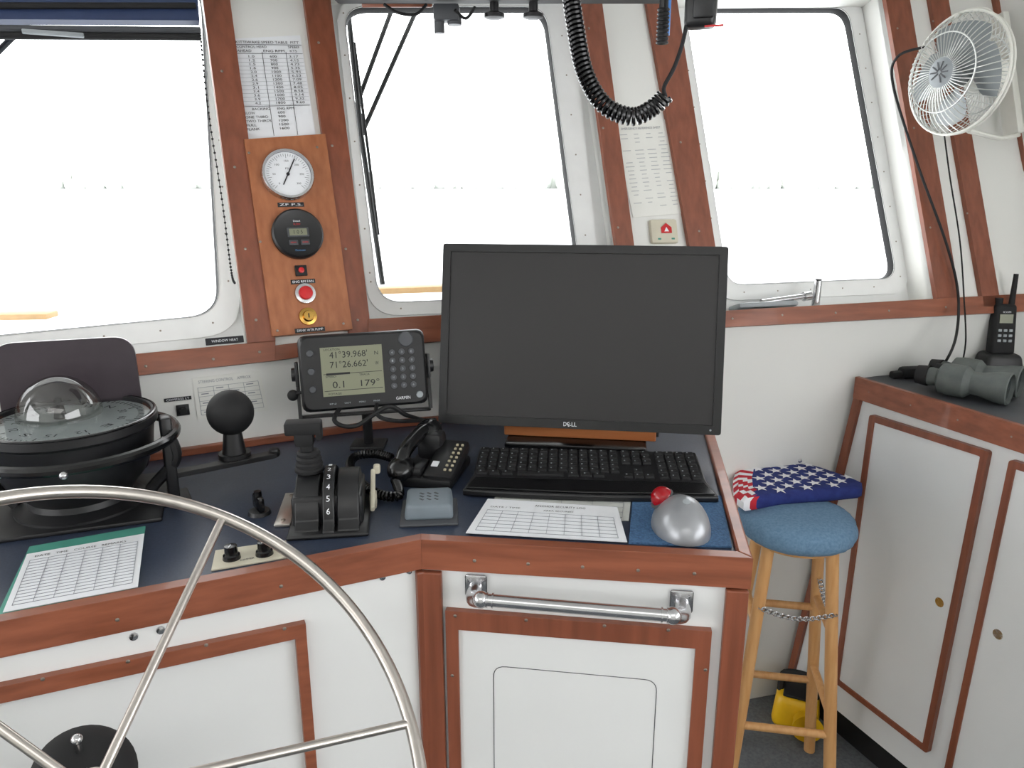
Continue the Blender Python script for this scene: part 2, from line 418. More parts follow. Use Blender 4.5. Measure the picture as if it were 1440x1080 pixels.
for x,y in((486,412),(463,245)):
    b=B('brass');b.box(on1(x,y,.012),.006,.03,.006,.001);b.obj('hinge',gb,label='small brass hinge')
# speed table
def pquad(pl,px,off): return [pp(x,y,pl,off) for x,y in px]
st=thing('speed_table_sheet',pp(385,125,W1),'laminated typed speed table taped on the post','paper sheet')
Q=pquad(W1,[(325,55),(422,50),(444,192),(345,196)],.001)
b=B('paper');b.prism(Q,W1[1]*.0012)
tl,tr,br,bl=Q
M=fr(bl+W1[1]*.0026,br-bl,tl-bl);wd=(br-bl).length;ht=(tl-bl).dot((M.to_3x3()@V((0,1,0))))
sk=(tl-bl).dot(M.to_3x3()@V((1,0,0)))/ht
M=M@MX(((1,sk,0,0),(0,1,0,0),(0,0,1,0),(0,0,0,1)))
b.m='ink'
b.text('KITTIWAKE SPEED TABLE  PITT',M@T(.008,ht-.010,0),wd-.016,.0055)
b.text('CONTROL HEAD',M@T(.008,ht-.020,0),wd*.42,.0055);b.text('SPEED',M@T(wd*.78,ht-.020,0),wd*.16,.0055)
b.text('AHEAD',M@T(.008,ht-.029,0),wd*.2,.0055);b.text('ENG RPM',M@T(wd*.42,ht-.029,0),wd*.3,.0055);b.text('KTS',M@T(wd*.8,ht-.029,0),wd*.1,.0055)
rows=[('1.0','600','3.17'),('1.2','700','4.15'),('1.5','800','4.73'),('1.6','900','5.35'),('2.0','1000','5.91'),('2.4','1100','6.53'),('2.6','1200','7.09'),('2.9','1300','7.48'),('3.1','1400','8.05'),('3.4','1500','8.58'),('3.6','1600','9.14'),('3.9','1700','9.32'),('4.2','1800','9.60')]
y=ht-.041;dy=(ht-.045)/20.2
for a_,b_,c_ in rows:
    b.text(a_,M@T(.03,y,0),.012,dy*.62);b.text(b_,M@T(wd*.50,y,0),.0048*len(b_),dy*.62);b.text(c_,M@T(wd*.78,y,0),.019,dy*.62)
    b.m='inkg';b.box(M@T(wd/2,y-dy*.2,0),wd*.96,.0004,.0003);b.m='ink';y-=dy
for i,(a_,b_) in enumerate([('BACKING','ENG RPM'),('SLOW','600'),('ONE THIRD','900'),('TWO THIRDS','1200'),('FULL','1500'),('FLANK','1600')]):
    yy=y-dy*.5;b.text(a_,M@T(.022 if i==0 else .006,yy,0),.0052*len(a_),dy*.62);b.text(b_,M@T(wd*.5,yy,0),.005*len(b_),dy*.62);y-=dy*1.02
for yy in (ht-.0125,ht-.032,ht-.036-13.1*dy): b.box(M@T(wd/2,yy,0),wd*.96,.0009,.0003)
for xx in (.4,.74): b.box(M@T(wd*xx,ht/2-.012,0),.0009,ht*.85,.0003)
b.obj('sheet',st,smooth=0)
st=thing('notice_sheet',pp(915,240,W2),'small typed notice sheet fixed to the post','paper sheet')
Q=pquad(W2,[(863,176),(935,168),(962,300),(890,306)],.001);b=B('paper2');b.prism(Q,W2[1]*.001)
tl,tr,br,bl=Q;M=fr(bl+W2[1]*.0022,br-bl,tl-bl);wd=(br-bl).length;ht=(tl-bl).dot(M.to_3x3()@V((0,1,0)));sk=(tl-bl).dot(M.to_3x3()@V((1,0,0)))/ht
M=M@MX(((1,sk,0,0),(0,1,0,0),(0,0,1,0),(0,0,0,1)));b.m='inkg'
b.text('EMERGENCY REFERENCE SHEET',M@T(wd*.12,ht-.014,0),wd*.76,.0055)
b.m='inkl'
for i in range(19):
    y=ht-.026-i*(ht-.04)/19
    for c in range(4):
        if random.random()<.8: b.box(M@T(wd*(.14+.24*c),y,0),wd*random.uniform(.08,.18),.0016,.0003)
b.obj('sheet',st,smooth=0)
M=wfr(W3,931,327,.0);b=B('cream');b.box(M@T(0,0,.008),.072,.06,.016,.006);b.m='red'
b.prism([M@V(p) for p in [(-.010,-.006,.0165),(.018,-.006,.0165),(.018,.008,.0165),(.004,.019,.0165),(-.010,.008,.0165)]],W3[1]*.001)
b.m='paper';b.prism([M@V(p) for p in [(-.002,-.002,.0177),(.010,-.002,.0177),(.004,.009,.0177)]],W3[1]*.0003)
b.m='green';b.box(M@T(-.016,-.02,.0165),.008,.004,.001);b.box(M@T(.02,-.02,.0165),.008,.004,.001)
b.obj('alarm_box',label='beige plastic alarm box with a red logo',category='alarm')
# ---------------- worktop and consoles
ZD=1.08
B0=pz(592,757,1.09);C0=pz(1055,783,1.09);A00=pz(0,872,1.09)
dL=(A00-B0).normalized();A0=B0+dL*1.25
Cb=pz(1003,611,1.09);dC=(Cb-C0).normalized()
def onwall(o,d,pl):
    w=pl[2];D=d.x*(-w.y)+w.x*d.y;q=pl[0]-o;t=(q.x*(-w.y)+w.x*q.y)/D;return o+d*t
Cw=onwall(C0,dC,W3);Cw.z=1.09
nLb=V((-dL.y,dL.x,0));nLb=nLb if nLb.y>0 else -nLb
Aw=onwall(A0,nLb,W1);Aw.z=1.09
def at(p,z): return V((p.x,p.y,z))
e=.004
poly=[A0,B0,C0,Cw,at(O23,1.09)+V((0,-e,0)),at(O12,1.09)+V((0,-e,0)),Aw]
wt=thing('worktop',at((A0+C0)/2,ZD),'navy laminate chart desk top edged with mahogany rail','countertop')
b=B('desk');b.prism([at(p,1.045) for p in poly],V((0,0,ZD-1.045)));b.obj('surface',wt,smooth=0)
def offs(pts,w):
    out=[]
    for i,p in enumerate(pts):
        ns=[]
        for a,c in ((i-1,i),(i,i+1)):
            if a>=0 and c<len(pts):
                t=(pts[c]-pts[a]);t.z=0;t.normalize();ns.append(V((-t.y,t.x,0)))
        m=sum(ns,V((0,0,0))).normalized();out.append(p+m*(w/m.dot(ns[0])))
    return out
pl_=[A0,B0,C0,Cw];inn=offs(pl_,.016);outr=offs(pl_,-.004)
for i in range(3):
    b=B('wh');q=[at(outr[i],1.040),at(outr[i+1],1.040),at(inn[i+1],1.040),at(inn[i],1.040)];b.prism(q,V((0,0,.050)))
    if i<2:
        n=(outr[i+1]-outr[i]).cross(V((0,0,1))).normalized()
        for k in range(1,6):
            p=outr[i].lerp(outr[i+1],k/6.);screw(b,fr(at(p,1.06),outr[i+1]-outr[i],(0,0,1)),.003)
    b.obj('edge_rail',wt,smooth=0,bev=.003,label='mahogany edge rail')
b=B('wh')
for a,c,pl in ((Aw,at(O12,0),W1),(at(O12,0),at(O23,0),W2)):
    n=V((pl[1].x,pl[1].y,0)).normalized();b.prism([at(a,ZD),at(c,ZD),at(c,ZD)+n*.014,at(a,ZD)+n*.014],V((0,0,.016)))
b.obj('back_molding',wt,smooth=0,bev=.002)
ux=(C0-B0);ux.z=0;ux.normalize();nR=V((ux.y,-ux.x,0))
uL=(-dL);uL.z=0;uL.normalize();nL=V((uL.y,-uL.x,0))
FR=(at(B0,1)-nR*.004,nR,ux,V((0,0,1)));FL=(at(B0,1)-nL*.004,nL,uL,V((0,0,1)))
cc=thing('console_cabinet',at((B0+C0)/2,0),'white console cabinet with mahogany stiles and door frame','cabinet')
Bk=at(O12,0)+V((.12,-.0,0))
b=B('white2');b.prism([at(B0-nR*.004,0),at(C0-nR*.004,0)-ux*.006,at(Cw,0)+V((-.006,-.02,0)),at(Bk,0)+V((0,-.01,0))],V((0,0,1.038)));b.obj('body',cc,smooth=0)
def face(pl,x,y,o=0): return pp(x,y,pl,o)
def vstrip(b,pl,xl,xr,ytop,z0,th):
    a=face(pl,xl,ytop);c=face(pl,xr,ytop);a.z=c.z=min(a.z,1.037);b.prism([a,c,at(c,z0),at(a,z0)],pl[1]*th)
b=B('wv');vstrip(b,FR,593,622,800,0.02,.012);b.obj('stile',cc,smooth=0,bev=.002)
b=B('wv');vstrip(b,FR,1020,1052,825,.02,.012);b.obj('stile',cc,smooth=0,bev=.002)
b=B('wv');vstrip(b,FL,583,594,800,0.02,.012);b.obj('stile',cc,smooth=0,bev=.002)
dr=B('wv')
o4=[face(FR,628,853),face(FR,1000,882)];i4=[face(FR,646,880),face(FR,977,906)]
zb=.16
dr.ring([o4[0],o4[1],at(o4[1],zb),at(o4[0],zb)],[i4[0],i4[1],at(i4[1],zb+.025),at(i4[0],zb+.025)],nR*.012)
for x,y in [(640,866),(740,872),(850,880),(940,886),(992,942),(636,950)]: screw(dr,fr(face(FR,x,y,.012),ux,(0,0,1)),.003)
dob=subempty('door',(o4[0]+o4[1])/2,cc)
dr.obj('frame',dob,smooth=0,bev=.002,label='mahogany door frame')
b=B('white2');b.prism([i4[0],i4[1],at(i4[1],zb+.025),at(i4[0],zb+.025)],nR*.006)
b.obj('panel',dob,smooth=0)
k4=[face(FR,694,936,.006),face(FR,924,957,.006)];k4+= [at(k4[1],.35),at(k4[0],.35)]
ko=rnd(k4,.02);b=B('dgrey');b.tube([p+nR*.0002 for p in ko],.0007,5,True);b.obj('panel_seam',dob)
gh=thing('grab_bar',face(FR,810,850),'stainless steel grab bar bolted to the cabinet face','handle')
b=B('chrome')
p0=face(FR,676,843,.05);p1=face(FR,946,866,.05)
b.cyl(p0,p1,.0095,n=24)
for (x,y,pe) in ((670,822,p0),(958,844,p1)):
    a=face(FR,x,y);b.box(fr(a+nR*.003,ux,(0,0,1)),.034,.038,.006,.004);
    for s_ in(-.010,.010): screw(b,fr(a+nR*.006+ux*s_+V((0,0,.010)),ux,(0,0,1)),.003,'chrome')
    q=smooth([a+V((0,0,-.002)),a+nR*.03-V((0,0,.006)),pe+nR*.0],6);b.tube(q,.0115,12);b.sph(T(*pe),.013)
for t_ in(.03,.06,.94,.97): b.cyl(p0.lerp(p1,t_),p0.lerp(p1,t_+.008),.0112)
b.obj('bar',gh)
lc=thing('steering_console',at((A0+B0)/2,0),'white steering console front with mahogany framed panel','cabinet')
b=B('white2');b.prism([at(A0-nL*.004,0),at(B0-nL*.004,0)-uL*.006,at(Bk,0)-V((.012,.012,0)),at(O12,0)-V((.0,.012,0)),at(Aw,0)-nLb*.01],V((0,0,1.038)));b.obj('body',lc,smooth=0)
o4=[face(FL,-250,1010),face(FL,428,871)];i4=[face(FL,-250,1037),face(FL,414,893)]
b=B('wh');b.ring([o4[0],o4[1],at(o4[1],.2),at(o4[0],.2)],[at(i4[0]+uL*.025,i4[0].z),i4[1],at(i4[1],.225),at(i4[0]+uL*.025,.225)],nL*.012)
for x,y in [(60,955),(180,930),(290,907),(400,884)]: screw(b,fr(face(FL,x,y,.012),uL,(0,0,1)),.003)
b.obj('panel_frame',lc,smooth=0,bev=.002)
for x,y,r in [(188,895,.006),(226,886,.006),(538,812,.005),(576,804,.004),(547,797,.003),(574,803,.004)]:
    b=B('chrome');screw(b,fr(face(FL,x,y),uL,(0,0,1)),r,'chrome');b.obj('bolt',lc)
# ---------------- monitor
mw,mh=.556,.361
mc=pt(814.5,474.5,1.50);mx=az(-8.0);tilt=math.radians(13);back=V((-mx.y,mx.x,0))
my=(V((0,0,1))*math.cos(tilt)+back*math.sin(tilt))
M=fr(mc,mx,my)
mo=thing('computer_monitor',V((mc.x+back.x*.09,mc.y+back.y*.09,ZD)),'wide black flat-panel monitor switched off on a stand','monitor')
b=B('bezel');b.ring([M@V(p) for p in rnd([(-mw/2,-mh/2,0),(mw/2,-mh/2,0),(mw/2,mh/2,0),(-mw/2,mh/2,0)],.006)],[M@V(p) for p in [(-mw/2+.016,-mh/2+.018,0),(mw/2-.016,-mh/2+.018,0),(mw/2-.016,mh/2-.016,0),(-mw/2+.016,mh/2-.016,0)]],(M.to_3x3()@V((0,0,1)))*-.02)
b.box(M@T(0,0,-.03),mw-.004,mh-.004,.03,.006);b.box(M@T(0,-.02,-.055),.3,.22,.04,.015)
b.obj('housing',mo,bev=.0015)
b=B('screen');b.box(M@T(0,.001,-.009),mw-.03,mh-.032,.01);b.obj('screen',mo,smooth=0,label='dark matte blank screen')
b=B('paper');lm=M@T(-.008,-mh/2+.009,.0006);b.text('D',lm@T(-.014,0,0),.006,.008,'C');b.text('E',lm@T(-.0065,0,0)@R(25,'Z'),.006,.008,'C');b.text('LL',lm@T(.004,0,0),.010,.008,'C')
b.obj('logo',mo,smooth=0,label='silver logo')
b=B('grey');b.sph(M@T(mw/2-.02,-mh/2+.009,0),.002);b.obj('power_button',mo)
bc=pz(808,637,ZD);b=B('blackg')
b.box(fr(bc+back*.065+V((0,0,.008)),mx,back),.29,.13,.016,.006);b.obj('base',mo)
b=B('black');nk=bc+back*.095+V((0,0,.014));b.prism([nk+mx*-.04,nk+mx*.04,nk+mx*.04+back*.02,nk+mx*-.04+back*.02],(M@V((0,0,-.07)))-nk-back*.01);b.obj('neck',mo)
b=B('board');b.box(fr(bc+back*.058+mx*.006+V((.0,0,.0305)),mx,back),.315,.03,.028,.003);b.m='ink';b.box(fr(bc+back*.058+mx*.166+V((.0,0,.030)),mx,back),.006,.012,.012,.001)
b.obj('wooden_board',label='orange varnished wooden board resting on the monitor base',category='board',smooth=0)
# ---------------- keyboard
kf=pz(650,696,1.085);kr=pz(1011,706,1.085);kx=(kr-kf);kx.z=0;KW=kx.length;kx.normalize();ky=V((-kx.y,kx.x,math.tan(math.radians(5))))
M=fr(V((kf.x,kf.y,ZD+.008)),kx,ky);KD=.178
kb=thing('keyboard',M@V((KW/2,KD/2,-.01)),'black full-size keyboard with a palm rest','keyboard')
b=B('black')
out=[(0,.0),(KW*.25,-.006),(KW*.5,-.008),(KW*.75,-.006),(KW,0),(KW-.012,.06),(KW-.012,KD),(.012,KD),(.012,.06)]
b.prism([M@V((x,y,-.005)) for x,y in out],(M.to_3x3()@V((0,0,1)))*.012);b.obj('case',kb,bev=.003)
b=B('blackg');b.prism([M@V((x,y,.0075)) for x,y in [(.006,.004),(KW*.5,-.002),(KW-.006,.004),(KW-.018,.045),(.018,.045)]],(M.to_3x3()@V((0,0,1)))*.003);b.obj('palm_rest',kb,bev=.002,label='glossy black palm rest')
x0=.016;pitch=(KW-.125)/16.6
def key(x,y,w=.0158,h=.0145):
    b=B('blackm');b.box(M@T(x,y,.0085),w,h,.0045,.001,1,.93,.93);b.m='grey';b.box(M@T(x-.003,y+.002,.0110),.0025,.003,.0002);b.obj('key',kb,smooth=0)
for r_ in range(6):
    y=KD-.014-r_*.0188-(.003 if r_ else 0)
    if r_==5:
        for x,w in ((.012,.02),(.035,.02),(.058,.02),(.118,.085),(.178,.02),(.201,.02),(.224,.02)): key(x0+x,y,w)
    else:
        for i in range(14): key(x0+.008+i*pitch*.99,y)
    for i in range(3):
        if r_ in(0,1,2) or (r_==4 and i==1) or r_==5: key(KW-.108-(2-i)*pitch-.003,y)
    for i in range(4): key(KW-.028-(3-i)*pitch,y)
# ---------------- paper etc on desk
def sheet(name,px,z,m,label,th=.0012,lines=None,hdr=None,cat='paper'):
    Q=[pz(x,y,z) for x,y in px]
    b=B(m);b.prism(Q,V((0,0,th)));tl,tr,br,bl=Q
    def uv(u,v): return (bl*(1-u)+br*u)*(1-v)+(tl*(1-u)+tr*u)*v+V((0,0,th+.0004))
    b.m='inkg'
    if lines:
        nr,nc,v0,v1=lines
        for i in range(nr+1):
            v=v0+(v1-v0)*i/nr;b.tube([uv(.05,v),uv(.95,v)],.0004,4)
        for i in range(nc+1):
            u=.05+.9*i/nc;b.tube([uv(u,v0),uv(u,v1)],.0004,4)
    if hdr:
        b.m='ink'
        for t,u,v,w,h in hdr:
            b.text(t,fr(uv(u,v),br-bl,tl-bl),w,h)
    return b.obj(name,smooth=0,label=label,category=cat)
sheet('laminated_form',[(700,682),(888,697),(884,733),(690,725)],ZD+.0005,'plastic_sheet','laminated form lying under the keyboard front',lines=(4,4,.1,.85))
sheet('log_form',[(686,702),(868,714),(882,763),(655,750)],ZD+.003,'paper','white blank log form on the navy desk',lines=(6,8,.08,.66),hdr=[('ANCHOR SECURITY LOG',.38,.84,.085,.007),('DATE / TIME',.06,.74,.05,.005),('AREA SECURED',.45,.72,.05,.005)])
b=B('mat');Q=[pz(x,y,ZD+.0005) for x,y in [(890,699),(1014,699),(1029,771),(884,765)]];b.prism(Q,V((0,0,.003)));b.obj('mouse_mat',smooth=0,label='blue woven non-slip mat under the trackball',category='mat')
tb=pz(966,767,ZD+.004);tb=V((tb.x+.004,tb.y+.062,ZD+.004))
tk=thing('trackball_mouse',tb,'silver thumb trackball mouse with a red ball','mouse')
b=B('silver');bm=bmesh.new();bmesh.ops.create_uvsphere(bm,u_segments=32,v_segments=20,radius=1)
for v in bm.verts:
    x,y,z=v.co
    if z<0: z*=.05
    h=.054*(1-.22*max(0,y))
    w=.043*(1+.16*(-y));
    v.co=V((x*w-.004*(1-z),y*.066,z*h))
b.bm(bm,T(*tb)@R(8,'Z'));b.obj('shell',tk,smooth=60)
b=B('redball');b.sph(T(tb.x-.026,tb.y+.030,tb.z+.038),.0185);b.obj('ball',tk,label='glossy red ball')
b=B('dgrey');b.torus(T(tb.x-.026,tb.y+.030,tb.z+.036)@R(-40,'Y'),.0185,.0028);b.obj('socket',tk)
b=B('grey');b.lathe(T(tb.x+.002,tb.y-.018,tb.z+.0515)@R(16,'X'),[(0,0),(.006,0),(.006,.001),(0,.001)],16);b.obj('emblem',tk)
sheet('log_clipboard',[(42,771),(205,742),(190,828),(-4,868)],ZD+.0005,'green','green clipboard holding a ruled log sheet',.003,cat='clipboard')
sheet('log_sheet',[(38,780),(203,751),(194,826),(4,862)],ZD+.004,'paper','ruled log sheet on a green clipboard',.001,lines=(14,6,.08,.85),hdr=[('DATE   TIME   COURSE   REMARKS',.08,.9,.12,.006)])
pk=[pz(x,y,ZD) for x,y in [(303,776),(402,762),(414,784),(297,804)]];kp=thing('dimmer_plate',sum(pk,V((0,0,0)))/4,'white plate with two black dimmer knobs','switch plate')
b=B('cream');b.prism(pk,V((0,0,.003)));b.obj('plate',kp,smooth=0,bev=.001)
for x,y in((326,779),(372,773)):
    q=pz(x,y+6,ZD+.003);b=B('blackg');b.lathe(T(*q),[(0,0),(.013,0),(.012,.006),(.0095,.008),(.009,.02),(0,.021)],20);b.m='paper';b.box(T(q.x,q.y-.004,q.z+.0215),.0012,.008,.0006);b.obj('knob',kp)
b=B('ink');q=pz(348,786,ZD+.0035);b.text('DIMMER',fr(q,uL,nLb),.02,.005,'C');b.obj('lettering',kp,smooth=0)
q=pz(365,722,ZD);rs=thing('rotary_switch',q,'small black rotary switch knob on the desk','switch')
b=B('black');b.lathe(T(*q),[(0,0),(.019,0),(.017,.006),(.012,.008),(0,.008)],24);b.obj('base',rs)
b=B('blackg');b.box(T(q.x,q.y,q.z+.02)@R(35,'Z'),.011,.036,.026,.004);b.cyl(q+V((0,0,.02)),q+V((0,0,.04)),.007,.006);b.obj('grip',rs)
# ---------------- throttle
dc=V((-.297,1.165,ZD));tu=az(8);tv=V((-tu.y,tu.x,0));TH=thing('throttle_control',dc,'black engine throttle control head numbered 1 to 6','throttle')
M=fr(dc,tu,tv)
b=B('black')
arc=[(-.074,.014)]+[( -.066*math.cos(math.radians(a)), .012+.070*math.sin(math.radians(a))) for a in range(8,175,9)]+[(.074,.014)]
prof=[(-.080,0),(-.080,.010)]+arc+[(.080,.010),(.080,0)]
for xa,xb,s in((-.052,-.014,.92),(-.008,.010,1.04),(.014,.048,.98)):
    pts=[M@V((xa,y*s,z*s)) for y,z in prof];b.prism(pts,tu*(xb-xa))
b.box(M@T(-.002,0,.030),.110,.10,.05,.004)
b.box(M@T(0,0,.004),.125,.175,.008,.003);b.obj('housing',TH,smooth=30,bev=.002)
b=B('paper')
for i,s in enumerate('123456'):
    a=math.radians(97-i*15.5);y=-.066*1.04*math.cos(a);z=(.012+.070*math.sin(a))*1.04
    nrm=V((0,-math.cos(a),math.sin(a)));up=V((0,math.sin(a),math.cos(a)))
    p=M@V((.001,y,z))+(M.to_3x3()@nrm)*.0015
    b.text(s,fr(p,tu,M.to_3x3()@up),.0055,.0095,'C')
b.obj('numerals',TH,smooth=0,label='white numerals 1 to 6')
b=B('blackm')
for i in range(4): b.torus(M@T(-.033,.012,.080+i*.009),.018-.0016*i,.006,20,8)
b.box(M@T(-.035,.012,.105),.020,.018,.09,.004);hp=M@V((-.038,.012,.152));b.obj('boot',TH,label='ribbed rubber boot')
b=B('blackm');b.box(fr(hp,tu,tv),.058,.028,.022,.004);b.box(fr(hp-V((0,0,.018)),tu,tv),.030,.024,.026,.004);b.box(fr(hp+tu*.024-V((0,0,.008)),tu,tv),.010,.024,.028,.003);b.obj('lever_handle',TH,label='T-shaped lever handle')
b=B('brush');b.box(M@T(-.076,.03,.003),.026,.13,.006,.002)
for y in(-.02,.08): screw(b,M@T(-.076,y,.006),.004)
b.obj('mount_plate',TH)
b=B('cream');q=M@V((.066,.03,0));b.box(fr(q+V((0,0,.03)),tu,V((0,.9,.4))),.008,.09,.012,.003);b.box(fr(q+V((0,.045,.05)),tu,tv),.012,.016,.016,.004);b.box(fr(q+V((0,0,.012)),tu,tv),.012,.03,.024,.003);b.obj('side_lever',TH,label='cream side lever')
# ---------------- intercom box
q=pz(600,738,ZD);q=V((q.x,q.y+.045,ZD));ic=thing('intercom_speaker',q,'small grey square speaker unit on a base plate','speaker')
M=fr(q,az(5),(0,1,0));b=B('dgrey');b.box(M@T(0,-.003,.003),.094,.102,.006,.003);b.obj('base_plate',ic)
b=B('icom');b.box(M@T(0,0,.018),.08,.082,.026,.006,3,.92,.92);b.obj('body',ic)
b=B('dgrey')
for i in range(3):
    for j in range(3): b.box(M@T(-.012+i*.012,-.014+j*.012,.0312)@R(45,'Z'),.003,.008,.001)
b.obj('grille',ic)
# ---------------- phone
q=pz(592,682,ZD);q=V((q.x+.010,q.y+.05,ZD));ph=thing('telephone',q,'black corded telephone handset in its cradle','telephone')
M=fr(q,az(-12),(0,1,0))
b=B('black');b.box(M@T(.010,0,.010),.105,.14,.020,.006);b.box(M@T(.035,.0,.028)@R(12,'X'),.058,.13,.024,.008);b.box(M@T(-.008,.045,.045),.05,.045,.055,.012);b.box(M@T(-.02,-.03,.024),.05,.06,.022,.008);b.obj('base',ph)
b=B('beige')
for i in range(7):
    for j in range(2): b.box(M@T(.045+j*.010,-.046+i*.014,.0315+.003*i)@R(12,'X'),.0048,.0048,.004,.001)
b.m='paper';b.box(M@T(.022,-.03,.035)@R(12,'X'),.012,.016,.002);b.obj('buttons',ph,label='two columns of small cream buttons')
hs=B('blackg')
pa=[M@V((-.034,-.058,.036)),M@V((-.034,-.036,.056)),M@V((-.030,.0,.066)),M@V((-.024,.035,.072)),M@V((-.018,.058,.070))]
hs.tube(smooth(pa,5),.0135,12);hs.sph(fr(pa[0]-V((0,0,.004)),az(-12),(0,1,.3)),.025,.030,.020);hs.sph(fr(pa[-1]+V((0,0,-.004)),az(-12),(0,1,.3)),.026,.030,.022)
hs.obj('handset',ph,smooth=60)
cp=[pa[0]-V((.01,.01,.02)),pz(560,697,ZD+.012),pz(526,692,ZD+.012),pz(494,664,ZD+.012),pz(498,643,ZD+.012),pz(526,638,ZD+.018),pz(552,644,ZD+.02)]
b=B('blackg');b.tube(coil(cp,.0068,.0065,.0025,9),.0025,5);b.obj('coiled_cord',ph)
# ---------------- GPS
gc=pt(512,521,1.5);gx=az(13);gbk=V((-gx.y,gx.x,0));gy=V((0,0,1))*math.cos(.2)+gbk*math.sin(.2)
M=fr(gc,gx,gy)@R(1.0,'Z');GW,GH=.246,.150
gp=thing('chart_plotter',V((gc.x,gc.y,ZD)),'black marine GPS unit with LCD and keypad','navigation display')
b=B('black');b.box(M@T(0,0,-.025),GW,GH,.05,.014,3);b.prism([M@V((x,y,.0)) for x,y,_ in rnd([(-GW/2+.006,-GH/2+.006,0),(GW/2-.006,-GH/2+.006,0),(GW/2-.006,GH/2-.006,0),(-GW/2+.006,GH/2-.006,0)],.02)],(M.to_3x3()@V((0,0,1)))*.004);b.obj('housing',gp)
b=B('lcd');b.box(M@T(-.022,.002,.005),.118,.095,.003);b.obj('display',gp,smooth=0,label='grey-green LCD display')
b=B('ink');t=lambda s,x,y,w,h:b.text(s,M@T(x,y,.0068),w,h)
t("41\u00b039.968'",-.064,.028,.072,.013);t('N',.022,.030,.007,.007);t("71\u00b026.662'",-.064,.009,.072,.013);t('W',.022,.010,.007,.007);t('LOCATION',-.074,.043,.03,.004);t('SPEED',-.074,-.009,.02,.004);t('TRACK',-.01,-.009,.02,.004)
t('0.1',-.062,-.03,.022,.013);t('179\u00b0',-.008,-.03,.036,.013);t('VOYAGE',-.072,-.043,.026,.004)
b.box(M@T(-.022,-.0025,.0068),.112,.001,.0003);b.box(M@T(-.05,-.0025,.0068),.045,.004,.0003);b.box(M@T(-.022,-.035,.0068),.112,.001,.0003)
b.obj('display_text',gp,smooth=0)
for i in range(3):
    for j in range(5):
        b=B('dgrey');b.lathe(M@T(.056+i*.019,-.034+j*.0165,.004),[(0,0),(.0062,0),(.0058,.0025),(0,.003)],14)
        b.m='grey';b.text('CMQ147258369S0E'[i*5+j],M@T(.056+i*.019,-.034+j*.0165,.0072),.003,.004,'C');b.obj('button',gp)
b=B('dgrey');b.lathe(M@T(.085,.056,.004),[(0,0),(.015,0),(.013,.003),(0,.004)],24);b.obj('rocker_pad',gp)
for j in range(3):
    b=B('dgrey');b.lathe(M@T(-.1,-.03+j*.035,.004),[(0,0),(.007,0),(.006,.003),(0,.003)],14);b.obj('button',gp)
b=B('grey');b.lathe(M@T(.105,-.055,.004),[(0,0),(.007,0),(.006,.003),(0,.003)],14);b.obj('button',gp,label='light grey round button')
b=B('grey')
for i,s in enumerate(['IN','OUT','MENU','PAGE']): b.text(s,M@T(-.07+i*.028,-.062,.0045),.012,.003)
b.m='paper';b.text('GARMIN',M@T(.058,-.062,.0045),.028,.006);b.obj('lettering',gp,smooth=0)
b=B('black')
for s in(-1,1):
    b.box(M@T(s*(GW/2+.006),0,-.03),.006,.05,.03,.002);b.lathe(M@T(s*(GW/2+.006),0,-.03)@R(90*s,'Y'),[(0,0),(.014,0),(.013,.010),(0,.011)],16)
q0=M@V((0,-GH/2-.014,-.06));b.box(fr(q0,gx,gy),GW+.016,.006,.03,.002);b.cyl(q0,V((q0.x,q0.y+.01,ZD)),.010);b.box(T(q0.x,q0.y+.01,ZD+.004),.07,.06,.008,.002)
for s in(-1,1): b.box(M@T(s*(GW/2+.006),-GH/4-.012,-.035),.006,GH/2,.02)
b.obj('bracket',gp)
b=B('blackm');b.tube(smooth([M@V((-.03,-.05,-.05)),pt(470,590,1.46),pt(500,599,1.46),pt(545,572,1.48),pt(572,584,1.52),pz(600,592,ZD+.01)],8),.0045);b.obj('cable',gp)
b=B('blackm');b.tube(smooth([M@V((.03,-.05,-.05)),pt(530,582,1.47),pt(560,592,1.48),pz(612,590,ZD+.01)],8),.004);b.obj('cable',gp)
q=pt(412,556,1.5);b=B('blackm');b.sph(T(*q),.011);b.tube(smooth([q,pt(425,552,1.49),pt(432,560,1.5)],5),.003);b.obj('antenna_knob',gp)
# ---------------- ball mount
bc_=pt(324,580,1.36);bm_=thing('ball_mount',V((bc_.x,bc_.y,ZD)),'black rubber ball mount on a bracket arm','mount')
b=B('blackm');b.sph(T(*bc_),.0405,n=32);b.obj('ball',bm_,smooth=60)
zb_=ZD+.052
b=B('black');b.cyl(V((bc_.x,bc_.y,bc_.z-.03)),V((bc_.x,bc_.y,zb_)),.015,.022);b.cyl(V((bc_.x,bc_.y,zb_+.01)),V((bc_.x,bc_.y,zb_)),.028);b.obj('stem',bm_)
b=B('black');pa=V((bc_.x-.085,bc_.y-.07,zb_-.01));pb=V((bc_.x+.075,bc_.y+.02,zb_-.004));b.prism([p for p in rnd([pa+V((0,-.014,0)),pb+V((0,-.014,0)),pb+V((0,.014,0)),pa+V((0,.014,0))],.012)],V((0,0,.009)))
b.box(fr(pa+V((0,0,.03)),az(30),(0,1,0)),.018,.03,.16,.004);b.box(fr(V((pa.x,pa.y,ZD+.004)),az(30),(0,1,0)),.05,.06,.008,.002);b.lathe(T(pb.x-.01,pb.y,pb.z+.009),[(0,0),(.01,0),(.008,.005),(0,.006)],14);b.obj('bracket',bm_,bev=.001)
